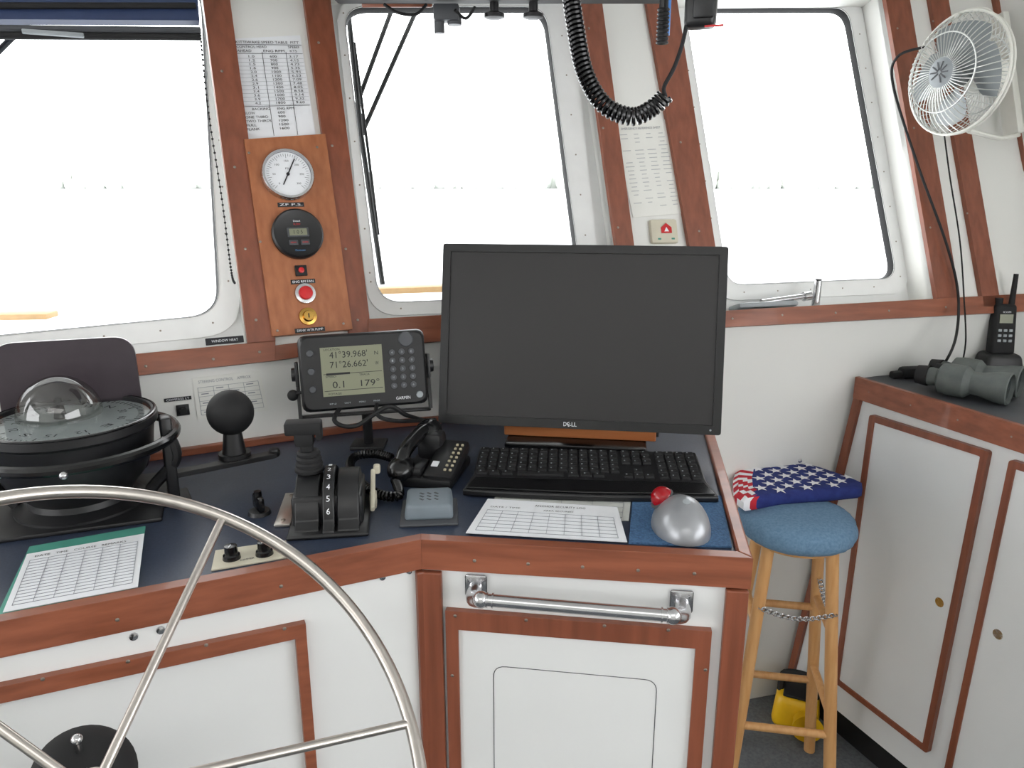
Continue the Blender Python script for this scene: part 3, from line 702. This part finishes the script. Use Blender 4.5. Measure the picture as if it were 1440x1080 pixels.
# ---------------- compass
cx=V((-.728,1.200,ZD));cm=thing('ship_compass',cx,'large black magnetic compass with a clear dome','compass')
zr=1.238;rr=.128
b=B('black');b.lathe(T(cx.x,cx.y,0),[(0,ZD),(.1,ZD),(.1,ZD+.012),(.08,ZD+.02),(.078,ZD+.03),(.104,ZD+.06),(.12,ZD+.10),(.125,zr-.018),(rr+.004,zr-.012),(rr+.004,zr),(rr-.002,zr+.004),(rr-.006,zr+.003),(rr-.006,zr-.006),(0,zr-.008)],48)
b.obj('bowl',cm)
b=B('blackg');b.torus(T(cx.x+.012,cx.y-.006,zr-.035),rr+.020,.009,56,10);b.torus(T(cx.x,cx.y,zr+.002),rr,.003,56,8)
b.obj('gimbal_ring',cm)
for s in(-.045,.05):
    q=V((cx.x+s+.02,cx.y-rr-.024,zr-.04));b=B('chrome');b.sph(T(*q),.0065);b.obj('screw',cm)
b=B('card');b.lathe(T(cx.x,cx.y,zr-.007),[(0,0),(rr-.008,0),(rr-.008,.003),(0,.003)],48);b.m='ink'
for i in range(72):
    l=.010 if i%9 else .020
    b.box(T(cx.x,cx.y,zr-.0035)@R(i*5,'Z')@T(rr-.016-l/2,0,0),l,.0014,.0004)
for i,s in enumerate(['N','30','60','E','12','15','S','21','24','W','30','33']):
    b.text(s,T(cx.x,cx.y,zr-.0034)@R(-i*30-20,'Z')@T(0,rr-.048,0),.016,.013,'C')
b.obj('compass_card',cm,smooth=0,label='pale grey compass card with black degree marks')
b=B('cglass');b.lathe(T(cx.x,cx.y,zr+.000),[(0,0.001),(rr-.006,0.001)],40);b.obj('cover_glass',cm,label='flat reflective cover glass')
dx_,dy_=-.022,.012
b=B('dome');b.lathe(T(cx.x+dx_,cx.y+dy_,zr+.002),[(.064*math.cos(a*math.pi/24),.066*math.sin(a*math.pi/24)) for a in range(13)],32);b.obj('dome',cm,label='clear glass dome')
b=B('blackm');b.cyl(V((cx.x+dx_,cx.y+dy_,zr-.003)),V((cx.x+dx_,cx.y+dy_,zr+.03)),.010,.005);b.box(T(cx.x+dx_,cx.y+dy_,zr+.018),.010,.06,.005,.002);b.box(T(cx.x+dx_,cx.y+dy_,zr+.022),.085,.010,.005,.002);b.obj('pivot',cm)
b=B('black');
for s in(-1,1):
    a=az(10)*s;p=cx+a*(rr+.02);b.tube(smooth([V((p.x,p.y,zr-.035)),V((p.x+a.x*.008,p.y+a.y*.01,zr-.08)),V((cx.x+a.x*.115,cx.y+a.y*.115,ZD+.03)),V((cx.x+a.x*.1,cx.y+a.y*.1,ZD+.008))],6),.010)
b.box(T(cx.x,cx.y,ZD+.004)@R(20,'Z'),.26,.22,.008,.003);b.obj('mounting_yoke',cm)
cv=pt(102,560,1.352);mxx=az(18);M=fr(cv,mxx,(0,.0,1))
b=B('smoke');hh=.13
b.prism([M@V(p) for p in rnd([(-.112,-hh*1.15,0),(.113,-hh*1.15,0),(.110,.106,0),(-.108,.106,0)],.035,8)],M.to_3x3()@V((0,0,.006)));b.obj('compass_cover',label='dark smoked plastic cover standing behind the compass',category='cover',smooth=30)
# wall form + switch
LW1=(at(O12,1),V((W1[1].x,W1[1].y,0)).normalized(),W1[2],V((0,0,1)))
st=thing('steering_card',pp(320,550,LW1),'small printed steering control card on the white wall','paper sheet')
Q=[pp(x,y,LW1,.001) for x,y in [(270,532),(365,521),(378,577),(278,590)]];b=B('paper2');b.prism(Q,LW1[1]*.001);tl,tr,br,bl=Q;b.m='inkg'
def uv(u,v): return (bl*(1-u)+br*u)*(1-v)+(tl*(1-u)+tr*u)*v+LW1[1]*.0016
b.text('STEERING CONTROL    APPROX',fr(uv(.08,.86),br-bl,tl-bl),.1,.006)
for i in range(7): b.tube([uv(.06,.1+i*.11),uv(.94,.1+i*.11)],.0004,4)
for i in range(5): b.tube([uv(.06+.22*i,.1),uv(.06+.22*i,.76)],.0004,4)
for i in range(14): b.box(fr(uv(.15+.22*(i%4),.16+.11*(i%6)),br-bl,tl-bl),.014,.002,.0003)
b.obj('card',st,smooth=0)
sw=thing('wall_switch',pp(255,572,LW1),'small black rotary switch with a label on the wall','switch')
M=wfr(LW1,257,576);b=B('black');b.box(M@T(0,0,.003),.024,.022,.006,.001);b.lathe(M@T(0,0,.006),[(0,0),(.008,0),(.006,.01),(0,.01)],14);b.obj('switch',sw)
M=wfr(LW1,250,561);b=B('ink');b.box(M@T(0,0,.0007),.05,.007,.0014);b.m='paper';b.text('COMPASS LT',M@T(0,0,.0017),.042,.0042,'C');b.obj('label_plate',sw,smooth=0)
M=wfr(W1,316,479,.016);b=B('ink');b.box(M@T(0,0,.002),.072,.014,.003,.001);b.m='paper';b.text('WINDOW HEAT',M@T(0,0,.0038),.05,.005,'C')
b.obj('engraved_label',label='black engraved label on the wooden trim',category='label',smooth=0)
# ---------------- steering wheel (fit circle)
TC=.70
obs=[(0,706),(60,692),(125,686),(200,694),(260,709),(325,735),(400,778),(470,834),(530,900),(568,975),(583,1035),(587,1078)]
def wplane(q):
    yaw,ti,cxp,cyp=q[0],q[1],q[2],q[3];C=pt(cxp,cyp,TC)
    n=V((math.sin(yaw)*math.cos(ti),-math.cos(yaw)*math.cos(ti),math.sin(ti)));return C,n
def cost(q):
    C,n=wplane(q);s=0
    for x,y in obs: s+=(((pp(x,y,(C,n))-C).length-q[4])/.32*400)**2
    return s+((q[2]-125)/6)**2+((q[3]-1112)/6)**2+((math.degrees(q[0])-24)/3)**2+((math.degrees(q[1])-15)/6)**2
rg=random.Random(1);q=[.42,.26,125,1110,.31];best=cost(q);sc=[.1,.1,10,10,.02]
for it in range(6000):
    k=1 if it<2000 else (.3 if it<4000 else .07)
    t2=[a+rg.gauss(0,1)*s_*k for a,s_ in zip(q,sc)];c=cost(t2)
    if c<best: best=c;q=t2
C,n=wplane(q);RW=q[4]
hu=V((math.cos(q[0]),math.sin(q[0]),0));hv=n.cross(hu)
if hv.z<0: hv=-hv
M=fr(C,hu,hv)
hubc=pt(130,1118,.735)
sw=thing('ship_helm',hubc,'large stainless steel ship steering wheel with round spokes','steering wheel')
b=B('brush');b.torus(M,RW,.0078,128,16);b.obj('rim',sw,smooth=60)
angs=[]
for x,y in((309,737),(573,1018)):
    d_=pp(x,y,(C,n))-C;angs.append(math.atan2(d_.dot(hv),d_.dot(hu)))
angs+= [angs[0]+math.radians(72),angs[0]+math.radians(144),angs[1]-math.radians(72)]
for a in angs:
    e1=C+(hu*math.cos(a)+hv*math.sin(a))*(RW-.003);h=hubc+(e1-hubc).normalized()*.02
    b=B('brush');b.tube(smooth([h,h.lerp(e1,.5),e1],5),.0052,12);b.obj('spoke',sw,smooth=60)
hn=n
hz=pt(118,1092,.83)
b=B('blackm');b.lathe(fr(hz,hu,hv),[(0,0),(.05,0),(.053,.006),(.046,.014),(.03,.02),(0,.02)],36);b.obj('hub_cover',sw,label='black round hub cover')
b=B('brush');b.lathe(fr(hubc-hn*.03,hu,hv),[(0,0),(.024,0),(.026,.015),(.024,.035),(.014,.042),(0,.043)],30)
b.cyl(hubc-hn*.02,hz,.012);b.obj('hub_shaft',sw)
b=B('blackm');b.cyl(hz,pp(126,1096,FL,.001),.028);b.obj('steering_column',sw)
b=B('chrome');b.sph(T(*pt(108,1040,.815)),.006);b.cyl(pt(108,1040,.815),pt(112,1056,.825),.004);b.obj('grease_fitting',sw)
# ---------------- right cabinets
p0=pt(1208,531,2.06);zt=p0.z;cd=d4.copy();cn=n4.copy()
FC=(at(p0,1),cn,-cd,V((0,0,1)))
rc=thing('storage_cabinet',at(p0+cd*.5,0),'white storage cabinet with mahogany trimmed doors','cabinet')
b=B('white2');L=1.15
wallx=lambda p,z:p-cd*(.01+.12*(zt-z))
DEP=.545
ft=at(p0,zt-.02);fb=wallx(at(p0,.1),.1);depv=-cn*DEP
b.prism([ft,fb,fb+cd*L,ft+cd*L],depv);b.obj('body',rc,smooth=0)
b=B('blackm');b.prism([at(fb,0)-cn*.03,at(fb,.1)-cn*.03,at(fb,.1)+cd*L-cn*.03,at(fb,0)+cd*L-cn*.03],depv*.8);b.obj('toe_kick',rc,smooth=0)
b=B('dgrey');b.prism([at(p0,zt-.02),at(p0,zt-.02)+cd*L,at(p0,zt-.02)+cd*L+depv,at(p0,zt-.02)+depv],V((0,0,.018)));b.obj('top',rc,smooth=0,label='dark laminate cabinet top')
b=B('wh');b.prism([at(p0,zt-.055),at(p0,zt+.004),at(p0,zt+.004)+cd*L,at(p0,zt-.055)+cd*L],cn*.014)
for i in range(6): screw(b,fr(at(p0,zt-.026)+cd*(.05+i*.13)+cn*.014,-cd,(0,0,1)),.003)
b.obj('edge_trim',rc,smooth=0,bev=.002)
b=B('wv');w_=.022;b.prism([at(p0,zt-.055),at(p0,zt-.055)+cd*w_,fb+cd*w_,fb],cn*.012);b.obj('corner_trim',rc,smooth=0)
def cdoor(px,knob):
    D=[pp(x,y,FC,0) for x,y in px]
    c=sum(D,V((0,0,0)))/4
    dn=subempty('door',c,rc)
    tl,tr,br,bl=D
    def ins(k):
        return [tl+(tr-tl).normalized()*k+(bl-tl).normalized()*k,tr+(tl-tr).normalized()*k+(br-tr).normalized()*k,br+(bl-br).normalized()*k+(tr-br).normalized()*k,bl+(br-bl).normalized()*k+(tl-bl).normalized()*k]
    b=B('wv');b.ring(rnd(D,.008,3),rnd(ins(.017),.004,3),cn*.014);b.obj('frame',dn,smooth=0,label='mahogany door edging')
    b=B('white2');b.prism(ins(.012),cn*.01);b.obj('panel',dn,smooth=0)
    kp=pp(knob[0],knob[1],FC,.01);b=B('brass');b.lathe(fr(kp,-cd,(0,0,1)),[(0,0),(.012,0),(.012,.003),(.006,.006),(.006,.014),(.014,.02),(.014,.028),(.008,.033),(0,.034)],20);b.obj('knob',dn,label='round brass knob')
cdoor([(1228,582),(1396,634),(1309,1058),(1177,957)],(1321,847))
cdoor([(1425,645),(1700,730),(1560,1260),(1332,1085)],(1403,892))
# ---------------- stool
sc_=pt(1121,722,1.93);sx,sy=sc_.x,sc_.y
zs=sc_.z-.02
so=thing('bar_stool',V((sx,sy,0)),'pale wooden bar stool with a light blue tied seat cushion','stool')
b=B('lightwood');b.lathe(T(sx,sy,zs-.045),[(0,0),(.116,0),(.120,.006),(.120,.024),(.116,.03),(0,.03)],36);b.obj('seat',so)
b=B('cushion');bm=bmesh.new();bmesh.ops.create_uvsphere(bm,u_segments=96,v_segments=28,radius=1)
for v in bm.verts:
    a=math.atan2(v.co.y,v.co.x)
    z=v.co.z;w=1+.010*math.sin(a*5)+.016*math.sin(a*23+math.sin(a*7)*2)*(1-abs(z))
    h=math.hypot(v.co.x,v.co.y);f=(h**.45)/max(h,1e-5) if h>1e-4 else 1
    v.co=V((v.co.x*f*.144*w,v.co.y*f*.144*w,math.copysign(abs(z)**.8,z)*.040))
b.bm(bm,T(sx,sy,zs-.006));b.obj('seat_cushion',so,smooth=70,label='light blue quilted cushion')
feet=[];tops=[]
for a in (225-10,315-10,45-10,135-10):
    v=az(a);tops.append(V((sx,sy,zs-.03))+v*.105);feet.append(V((sx,sy,0))+v*.185)
for t_,f_ in zip(tops,feet):
    b=B('lightwood');b.tube([t_,t_.lerp(f_,.3),t_.lerp(f_,.6),f_],.0155,14);b.obj('leg',so,smooth=60)
for (i,j,f) in((0,1,.62),(1,2,.55),(2,3,.62),(3,0,.55),(1,2,.25),(2,3,.3),(3,0,.25)):
    b=B('lightwood');b.cyl(tops[i].lerp(feet[i],f+.05),tops[j].lerp(feet[j],f+.05),.0105,n=12);b.obj('rung',so)
b=B('chrome')
lp=[tops[k].lerp(feet[k],.22) for k in range(4)]
for a_,c_ in((0,1),(1,2)):
    pts=[lp[a_].lerp(lp[c_],k/24)-V((0,0,.02*math.sin(math.pi*k/24)))-V((0,.018,0)) for k in range(25)]
    for i,p in enumerate(pts): b.torus(T(*p)@R(90*(i%2),'X'),.006,.0016,10,5)
b.obj('chain',so,label='thin metal chain looped around the legs')
# flag
fo=[(1038,650),(1054,640),(1100,645),(1160,659),(1212,678),(1213,687),(1165,692),(1100,697),(1046,706),(1032,696),(1031,675)]
zb0=zs+.032;zf=zb0+.028
fp=[pz(x,y,zf) for x,y in fo];fc=sum(fp,V((0,0,0)))/len(fp)
fl=thing('folded_flag',at(fc,zb0),'folded stars and stripes flag lying on the stool','flag')
def edge_d(p):
    m=1e9
    for a,c in zip(fp,fp[1:]+fp[:1]):
        e_=(c-a);e_.z=0;tt=max(0,min(1,(at(p,0)-at(a,0)).dot(e_)/e_.length_squared));m=min(m,(at(p,0)-(at(a,0)+e_*tt)).length)
    return m
def fh(p): return zf+.006*min(1,(edge_d(p)/.012))**.5+.0008*math.sin(p.x*45)*math.sin(p.y*50)
dens=[]
for a,c in zip(fp,fp[1:]+fp[:1]):
    for k in range(6): dens.append(a.lerp(c,k/6))
N=len(dens);vs=[]
NR=12
for p in dens: vs.append(V((fc.x+(p.x-fc.x)*.95,fc.y+(p.y-fc.y)*.95,zb0)))
for p in dens: vs.append(V((p.x,p.y,zb0+.008)))
for k in range(NR):
    for p in dens:
        g_=fc+(p-fc)*(1-k/(NR-1)*.98);vs.append(V((g_.x,g_.y,fh(g_) if k else zf-.002)))
fs=[]
for k in range(NR+1):
    for i in range(N):
        j=(i+1)%N;fs.append([k*N+i,k*N+j,(k+1)*N+j,(k+1)*N+i])
fs.append([(NR+1)*N+i for i in range(N)]);fs.append(list(range(N))[::-1])
fdx=az(-14)
xl=(pz(1060,680,zf)-fc).dot(fdx)
grp={'flagb':[], 'flagr':[], 'flagw':[]}
for f in fs:
    c_=sum((vs[i] for i in f),V((0,0,0)))/len(f)
    if len(f)==4 and (c_-fc).dot(fdx)<xl: k='flagr' if int((c_-fc).dot(az(60))*48+100)%2 else 'flagw'
    else: k='flagb'
    grp[k].append(f)
b=B('flagb')
for k,ff in grp.items():
    b.m=k
    if ff: b.raw(vs,ff)
b.obj('cloth',fl,smooth=60,label='navy cloth with red and white striped edge')
b=B('flagw')
def inside(p):
    c=False;n_=len(fp)
    for i in range(n_):
        a,d_=fp[i],fp[i-1]
        if (a.y>p.y)!=(d_.y>p.y) and p.x<(d_.x-a.x)*(p.y-a.y)/(d_.y-a.y)+a.x: c=not c
    return c
for i in range(-8,9):
    for j in range(-6,7):
        c_=fc+az(-14)*(i*.046+(j%2)*.023)+az(76)*(j*.034+.004)
        if inside(c_) and edge_d(c_)>.010 and (c_-fc).dot(fdx)>xl+.014:
            pts=[]
            for k in range(10):
                r_=.0195 if k%2==0 else .0080;g_=c_+az(90+36*k)*r_
                m_k=1
                while not inside(g_) and m_k>.3: m_k-=.1;g_=c_+az(90+36*k)*r_*m_k
                pts.append(V((g_.x,g_.y,fh(g_)+.002)))
            cc_=V((c_.x,c_.y,fh(c_)+.0025));b.raw([cc_]+pts,[[0,1+k,1+(k+1)%10] for k in range(10)])
b.obj('stars',fl,smooth=0,label='white five-pointed stars')
# yellow lantern on floor
q=pz(1126,1030,0);q=V((q.x-.0,q.y+.05,0));ye=thing('work_light',q,'yellow and black work light on the floor','lantern')
M=fr(q,az(-25),(0,1,0));b=B('yellow');b.box(M@T(0,0,.055),.14,.12,.11,.025,3,.85,.8);b.cyl(M@V((.03,-.05,.05)),M@V((.04,-.09,.05)),.035,.045);b.obj('body',ye)
b=B('blackm');b.tube(smooth([M@V((-.05,0,.10)),M@V((-.04,0,.16)),M@V((.04,0,.16)),M@V((.05,0,.10))],6),.012);b.box(M@T(0,0,.112),.08,.09,.01,.004);b.obj('handle',ye)
# ---------------- things on right cabinet
def cz(x,y): return pz(x,y,zt-.002)
ax=az(-46);sd=az(44)
q=cz(1352,560);bn=thing('binoculars',q,'grey rubber armoured binoculars lying flat','binoculars')
b=B('olive');ks=1.05
def bo(s_,a_): return V((q.x,q.y,zt+.040))+sd*(.094*s_)+ax*a_
for s_ in (0,1):
    a0=bo(s_,-.085);d_=ax
    Mx=fr(a0,sd,ax.cross(sd))
    if (Mx.to_3x3()@V((0,0,1))).dot(d_)<0: Mx=fr(a0,-sd,ax.cross(sd))
    b.lathe(Mx,[(r_*ks,z_*1.15) for r_,z_ in [(0,0),(.020,0),(.022,.010),(.020,.022),(.035,.030),(.0375,.045),(.0375,.078),(.026,.090),(.028,.108),(.035,.135),(.0375,.158),(.034,.16),(.033,.150),(0,.150)]],28)
b.box(fr(bo(.5,-.02)+V((0,0,.0)),ax,sd),.045,.05,.026,.008);b.box(fr(bo(.5,.03)+V((0,0,.0)),ax,sd),.02,.05,.016,.004);b.obj('barrels',bn,smooth=40)
for s_ in(0,1):
    b=B('lens');b.cyl(bo(s_,.0880),bo(s_,.0905),.0335);b.obj('lens',bn)
for s_ in(0,1):
    b=B('blackm');b.cyl(bo(s_,-.107),bo(s_,-.080),.023,.026);b.obj('eyepiece',bn)
b=B('blackm');b.cyl(bo(.5,-.080)+V((0,0,.012)),bo(.5,-.045)+V((0,0,.012)),.013);b.obj('focus_wheel',bn)
q=cz(1286,531);b=B('blackm');b.box(fr(q+V((0,0,.016)),az(10),(0,1,0)),.09,.035,.03,.01);b.box(fr(q+V((-.05,-.01,.012)),az(20),(0,1,0)),.05,.02,.02,.006);b.tube(smooth([q+V((.03,0,.02)),q+V((.06,.03,.02)),q+V((.08,.05,.01))],6),.005)
b.obj('power_adapter',label='black power adapter lying on the cabinet top',category='adapter')
q=pt(1414,508,2.08);q=V((q.x,q.y+.03,zt-.002));hr=thing('handheld_radio',q,'black handheld marine radio standing in its charger','radio')
M=fr(q,az(-5),(0,1,0));b=B('black');b.box(M@T(0,0,.03),.11,.085,.056,.012,3,.8,.8);b.obj('charger',hr)
b=B('blackm');b.box(M@T(.0,.01,.120)@R(-8,'X'),.064,.038,.14,.010,3,.9,.9);b.cyl(M@V((.02,.02,.18)),M@V((.024,.03,.27)),.008,.006);b.cyl(M@V((-.014,.02,.18)),M@V((-.014,.02,.205)),.010);b.obj('body',hr)
Mr=M@T(0,.01,.120)@R(-8,'X')
b=B('lcd');b.box(Mr@T(0,-.0188,.030),.034,.002,.024);b.m='paper';b.text('ICOM',fr(Mr@V((0,-.0195,.048)),az(-5),(0,0,1)),.020,.005,'C');b.obj('screen',hr)
for i in range(3):
    for j in range(3):
        b=B('grey');b.box(Mr@T(-.014+i*.014,-.0195,-.002-j*.014),.009,.003,.007,.001);b.obj('button',hr)
cab=B('blackm');cab.tube(smooth([pp(1300,66,W3,.16),pp(1262,80,W3,.10),pp(1256,120,W3,.05),pp(1290,230,W3,.03),pp(1330,340,W3,.03),pp(1347,410,W3,.03),pt(1345,470,1.98),pt(1330,508,1.98),cz(1316,522)+V((0,0,.006))],8),.0035,7)
cab.obj('power_cable',label='black power cable hanging from the fan to the cabinet',category='cable')
cab=B('blackm');cab.tube(smooth([pp(1328,190,W3,.12),pp(1336,250,W3,.06),pp(1350,340,W3,.03),pp(1356,425,W3,.03),pt(1358,480,2.0),cz(1352,516)+V((0,0,.006))],8),.002,6)
cab.obj('thin_cable',label='thin black cable hanging beside the window post',category='cable')
# ---------------- fan
FT=1.84
fcn=pt(1346,104,FT);ax_=V((-.94,-.33,.02)).normalized();up=V((.03,0,1));fx=up.cross(ax_).normalized();M=fr(fcn,fx,ax_.cross(fx))
FRd=.138
fn=thing('wall_fan',fcn,'white wire-caged oscillating fan on a wall bracket','fan')
def guard(name,s,dp):
    b=B('wire')
    N=52
    for i in range(N):
        a=2*math.pi*i/N;pts=[]
        for k in range(11):
            t_=k/10;r_=.034+(FRd-.034)*t_;z_=s*dp*(1-(t_**3.4));a2=a+.25*t_*s
            pts.append(M@V((r_*math.cos(a2),r_*math.sin(a2),z_)))
        b.tube(pts,.0012,5)
    for r_,z_ in((FRd,0),(.09,s*dp*(1-.5**3.2)+.001)): b.torus(M@T(0,0,z_),r_,.0018,48,6)
    b.obj(name,fn)
guard('front_guard',1,.052);guard('rear_guard',-1,.070)
b=B('fanw');b.torus(M,FRd+.001,.0034,56,8);b.torus(M@T(0,0,-.012),FRd,.003,56,8);b.obj('cage_rim',fn)
b=B('grey');b.lathe(M@T(0,0,.047),[(0,0),(.038,0),(.036,.005),(.022,.009),(0,.010)],32);b.obj('badge',fn)
b=B('dgrey');
for i in range(9): b.box(M@T(0,0,.0575)@R(i*36-70,'Z')@T(.015,0,0),.020,.003,.0008)
b.obj('badge_emblem',fn,smooth=0)
b=B('blade')
for i in range(4):
    vs=[];fs=[];
    for k in range(7):
        t_=k/6;r_=.024+.094*t_
        for j in range(7):
            u_=j/6-.5;wd_=(.5+.55*math.sin(math.pi*min(1,t_*.75+.1)))
            a=i*math.pi/2+u_*wd_*1.35;vs.append(M@V((r_*math.cos(a),r_*math.sin(a),u_*.05*(1-.3*t_))))
    for k in range(6):
        for j in range(6): fs.append([k*7+j,k*7+j+1,(k+1)*7+j+1,(k+1)*7+j])
    b.raw(vs,fs)
b.lathe(M@T(0,0,-.015),[(0,0),(.028,0),(.026,.03),(0,.035)],24);b.obj('blades',fn,label='grey fan blades')
b=B('fanw');b.lathe(M@T(0,0,-.135),[(0,0),(.030,.0),(.042,.012),(.046,.06),(.036,.07),(0,.07)],28);b.obj('motor',fn,label='white motor housing')
b=B('fanw')
wb=pp(1398,22,W3,.05);wc=pp(1432,190,W3,.05)
b.tube(smooth([pt(1345,22,FT-.02),pt(1368,14,FT+.02),pt(1386,14,FT+.08),wb],5),.006,8)
b.box(fr((wb+wc)/2,W3[2],wc-wb),.022,(wc-wb).length,.05,.004)
b.tube(smooth([wc,pt(1405,194,FT+.10),pt(1362,184,FT)],5),.006,8)
b.tube([M@V((0,0,-.12)),(wb+wc)/2],.013,10);b.box(wfr(W3,1424,112,.014),.07,.16,.024,.004)
b.obj('bracket',fn,label='white steel wall bracket')
# ---------------- overhead shelf and hanging gear
a=pt(475,6,1.52);c=pt(935,10,1.52)
zsf=a.z
ov=thing('overhead_shelf',V(((a.x+c.x)/2,a.y-.1,zsf)),'dark overhead electronics shelf edge with mounting knobs','shelf')
ud=(at(c,0)-at(a,0)).normalized()
b=B('blackm');L_=(c-a).length;M=fr(V(((a.x+c.x)/2,a.y,zsf))+V((0,-.1,.16)),ud,(0,1,0));b.box(M,L_,.2,.32,.004);b.obj('board',ov)
b=B('wh');b.box(M@T(-L_*.32,.103,-.155),.14,.006,.02,.002);b.obj('wood_strip',ov)
for x in(695,750):
    q=pt(x,7,1.5);b=B('black');b.cyl(q+V((0,0,.005)),q-V((0,0,.012)),.009);b.lathe(T(q.x,q.y,q.z-.026),[(0,0),(.012,0),(.020,.003),(.020,.010),(.01,.014),(0,.014)],20);b.obj('knob',ov)
b=B('dgrey');q=pt(628,8,1.5);b.box(T(q.x,q.y,q.z-.014),.05,.04,.03,.004);b.cyl(q-V((.015,0,.02)),q-V((.015,0,.05)),.010);b.cyl(q+V((.015,0,-.02)),q+V((.015,0,-.035)),.014);b.obj('clamp',ov)
b=B('blackm');b.tube(smooth([pt(540,6,1.5),pt(560,18,1.5),pt(585,20,1.5),pt(600,6,1.5)],6),.003);b.obj('loose_wire',ov)
b=B('blackm');b.tube(smooth([pt(640,14,1.48),pt(655,26,1.5),pt(668,10,1.48)],6),.003);b.obj('loose_wire',ov)
mc_=thing('radio_microphone',pt(985,20,1.25),'black hand microphone hanging with a coiled cord','microphone')
b=B('blackg');cp=[pt(800,-30,1.3),pt(808,30,1.3),pt(822,100,1.3),pt(850,148,1.3),pt(890,164,1.3),pt(920,150,1.3),pt(936,134,1.29)]
b.tube(coil(cp,.0125,.0080,.0036,10),.0036,6);b.obj('coiled_cord',mc_)
b=B('blackm');b.tube(smooth([pt(936,136,1.29),pt(934,122,1.28),pt(948,95,1.27),pt(960,60,1.26),pt(968,20,1.25)],8),.0035,8);b.obj('cord_tail',mc_)
q=pt(986,8,1.25);b=B('black');b.box(fr(q,az(-20),(0,1,0)),.05,.04,.07,.01,3);b.box(fr(q+V((0,-.02,0)),az(-20),(0,1,0)),.034,.01,.045,.004);b.obj('body',mc_)
b=B('red');b.box(fr(q+V((.018,-.022,-.034)),az(-20),(0,1,0)),.03,.003,.003);b.obj('accent',mc_,label='thin red accent')
q=pt(931,60,1.32);b=B('black');b.tube([V((q.x,q.y,ZC)),q],.008,10);
for i in range(9): b.torus(T(q.x,q.y,q.z+i*.0065),.0085,.0025,16,6)
b.obj('strain_relief_cable',label='thick black ribbed cable hanging from the overhead',category='cable')
q=pt(937,50,1.36);b=B('blue');b.tube([V((q.x,q.y,ZC)),q],.006,8);b.obj('blue_cable',label='bright blue cable end hanging overhead',category='cable')
# ---------------- visor over window 1
vs_=thing('sun_visor',pp(130,25,W1,.05),'dark blue roller sun shade across the window top','sun shade')
b=B('navy');b.prism([pp(x,y,W1,.02) for x,y in [(-300,-60),(272,-60),(280,36),(-300,34)]],W1[1]*.02);b.obj('shade_cloth',vs_,smooth=0)
b=B('dgrey');b.tube([pp(-300,38,W1,.045),pp(282,43,W1,.045)],.007,10);b.m='blackm';b.tube([pp(-300,48,W1,.045),pp(282,52,W1,.045)],.007,10);b.tube([pp(-300,8,W1,.045),pp(275,8,W1,.045)],.006,8);b.obj('bottom_bar',vs_)
b=B('grey');b.box(wfr(W1,75,47,.057),.1,.008,.008,.002);b.obj('pull_tab',vs_)
b=B('blackm')
pts=smooth([pp(282,50,W1,.03),pp(292,150,W1,.03),pp(312,280,W1,.03),pp(325,380,W1,.03),pp(330,398,W1,.03)],14)
for p in pts: b.sph(T(*p),.0024,n=6)
b.tube(pts,.0008,4);b.obj('bead_chain',vs_)
# ---------------- window 3 sill items
opn=[pp(x,y,W3) for x,y in [(1016,437),(1312,420)]]
def sill(u_,d_): return opn[0].lerp(opn[1],u_)-W3[1]*d_
b=B('grey');M=fr(sill(.22,.04)+V((0,0,.012)),W3[2],-W3[1]);b.box(M,.17,.06,.014,.006);b.obj('zipper_pouch',label='pale mesh pouch lying on the window sill',category='pouch')
b=B('chrome');p=sill(.2,.03)+V((0,0,.020));p2=sill(.4,.035)+V((0,0,.030));b.cyl(p,p2,.008);b.cyl(p2,p2+(p2-p).normalized()*.02,.012);b.obj('metal_rod',label='short chrome rod tool on the window sill',category='tool')
b=B('chrome');p=sill(.455,.03);b.cyl(p,p+V((.002,0,.07)),.011,.009);b.m='black';b.cyl(p+V((.002,0,.07)),p+V((.002,0,.074)),.008);b.obj('flashlight',label='small chrome flashlight standing on the sill',category='flashlight')
b=B('chrome');screw(b,fr(pp(1125,648,(at(O23,1),V((W3[1].x,W3[1].y,0)).normalized()),.0),W3[2],(0,0,1)),.006,'chrome');b.obj('wall_hook',label='small chrome screw eye on the white wall',category='hook')
# ---------------- lights & world
w=bpy.data.worlds.new('World');bpy.context.scene.world=w;w.use_nodes=True;bg=w.node_tree.nodes['Background'];bg.inputs[0].default_value=(.985,.99,1,1);bg.inputs[1].default_value=5.6
def area(name,loc,rot,sx_,sy_,pw,col=(1,1,1)):
    l=bpy.data.lights.new(name,'AREA');l.shape='RECTANGLE';l.size=sx_;l.size_y=sy_;l.energy=pw;l.color=col
    o=bpy.data.objects.new(name,l);bpy.context.scene.collection.objects.link(o);o.location=loc;o.rotation_euler=[math.radians(a) for a in rot];return o
area('fill_light',(0,-.6,ZC-.06),(12,0,0),1.6,1.2,12,(1,.98,.95))  # added fill, unseen under the ceiling behind the camera, brightens the interior
cam=bpy.data.cameras.new('cam');co=bpy.data.objects.new('camera',cam);bpy.context.scene.collection.objects.link(co)
co.location=CAM;co.rotation_euler=(math.pi/2-P,0,0);cam.sensor_width=36;cam.lens=36*F/1440;cam.clip_start=.02;cam.clip_end=3000
bpy.context.scene.camera=co
bpy.context.scene.view_settings.view_transform='Standard'
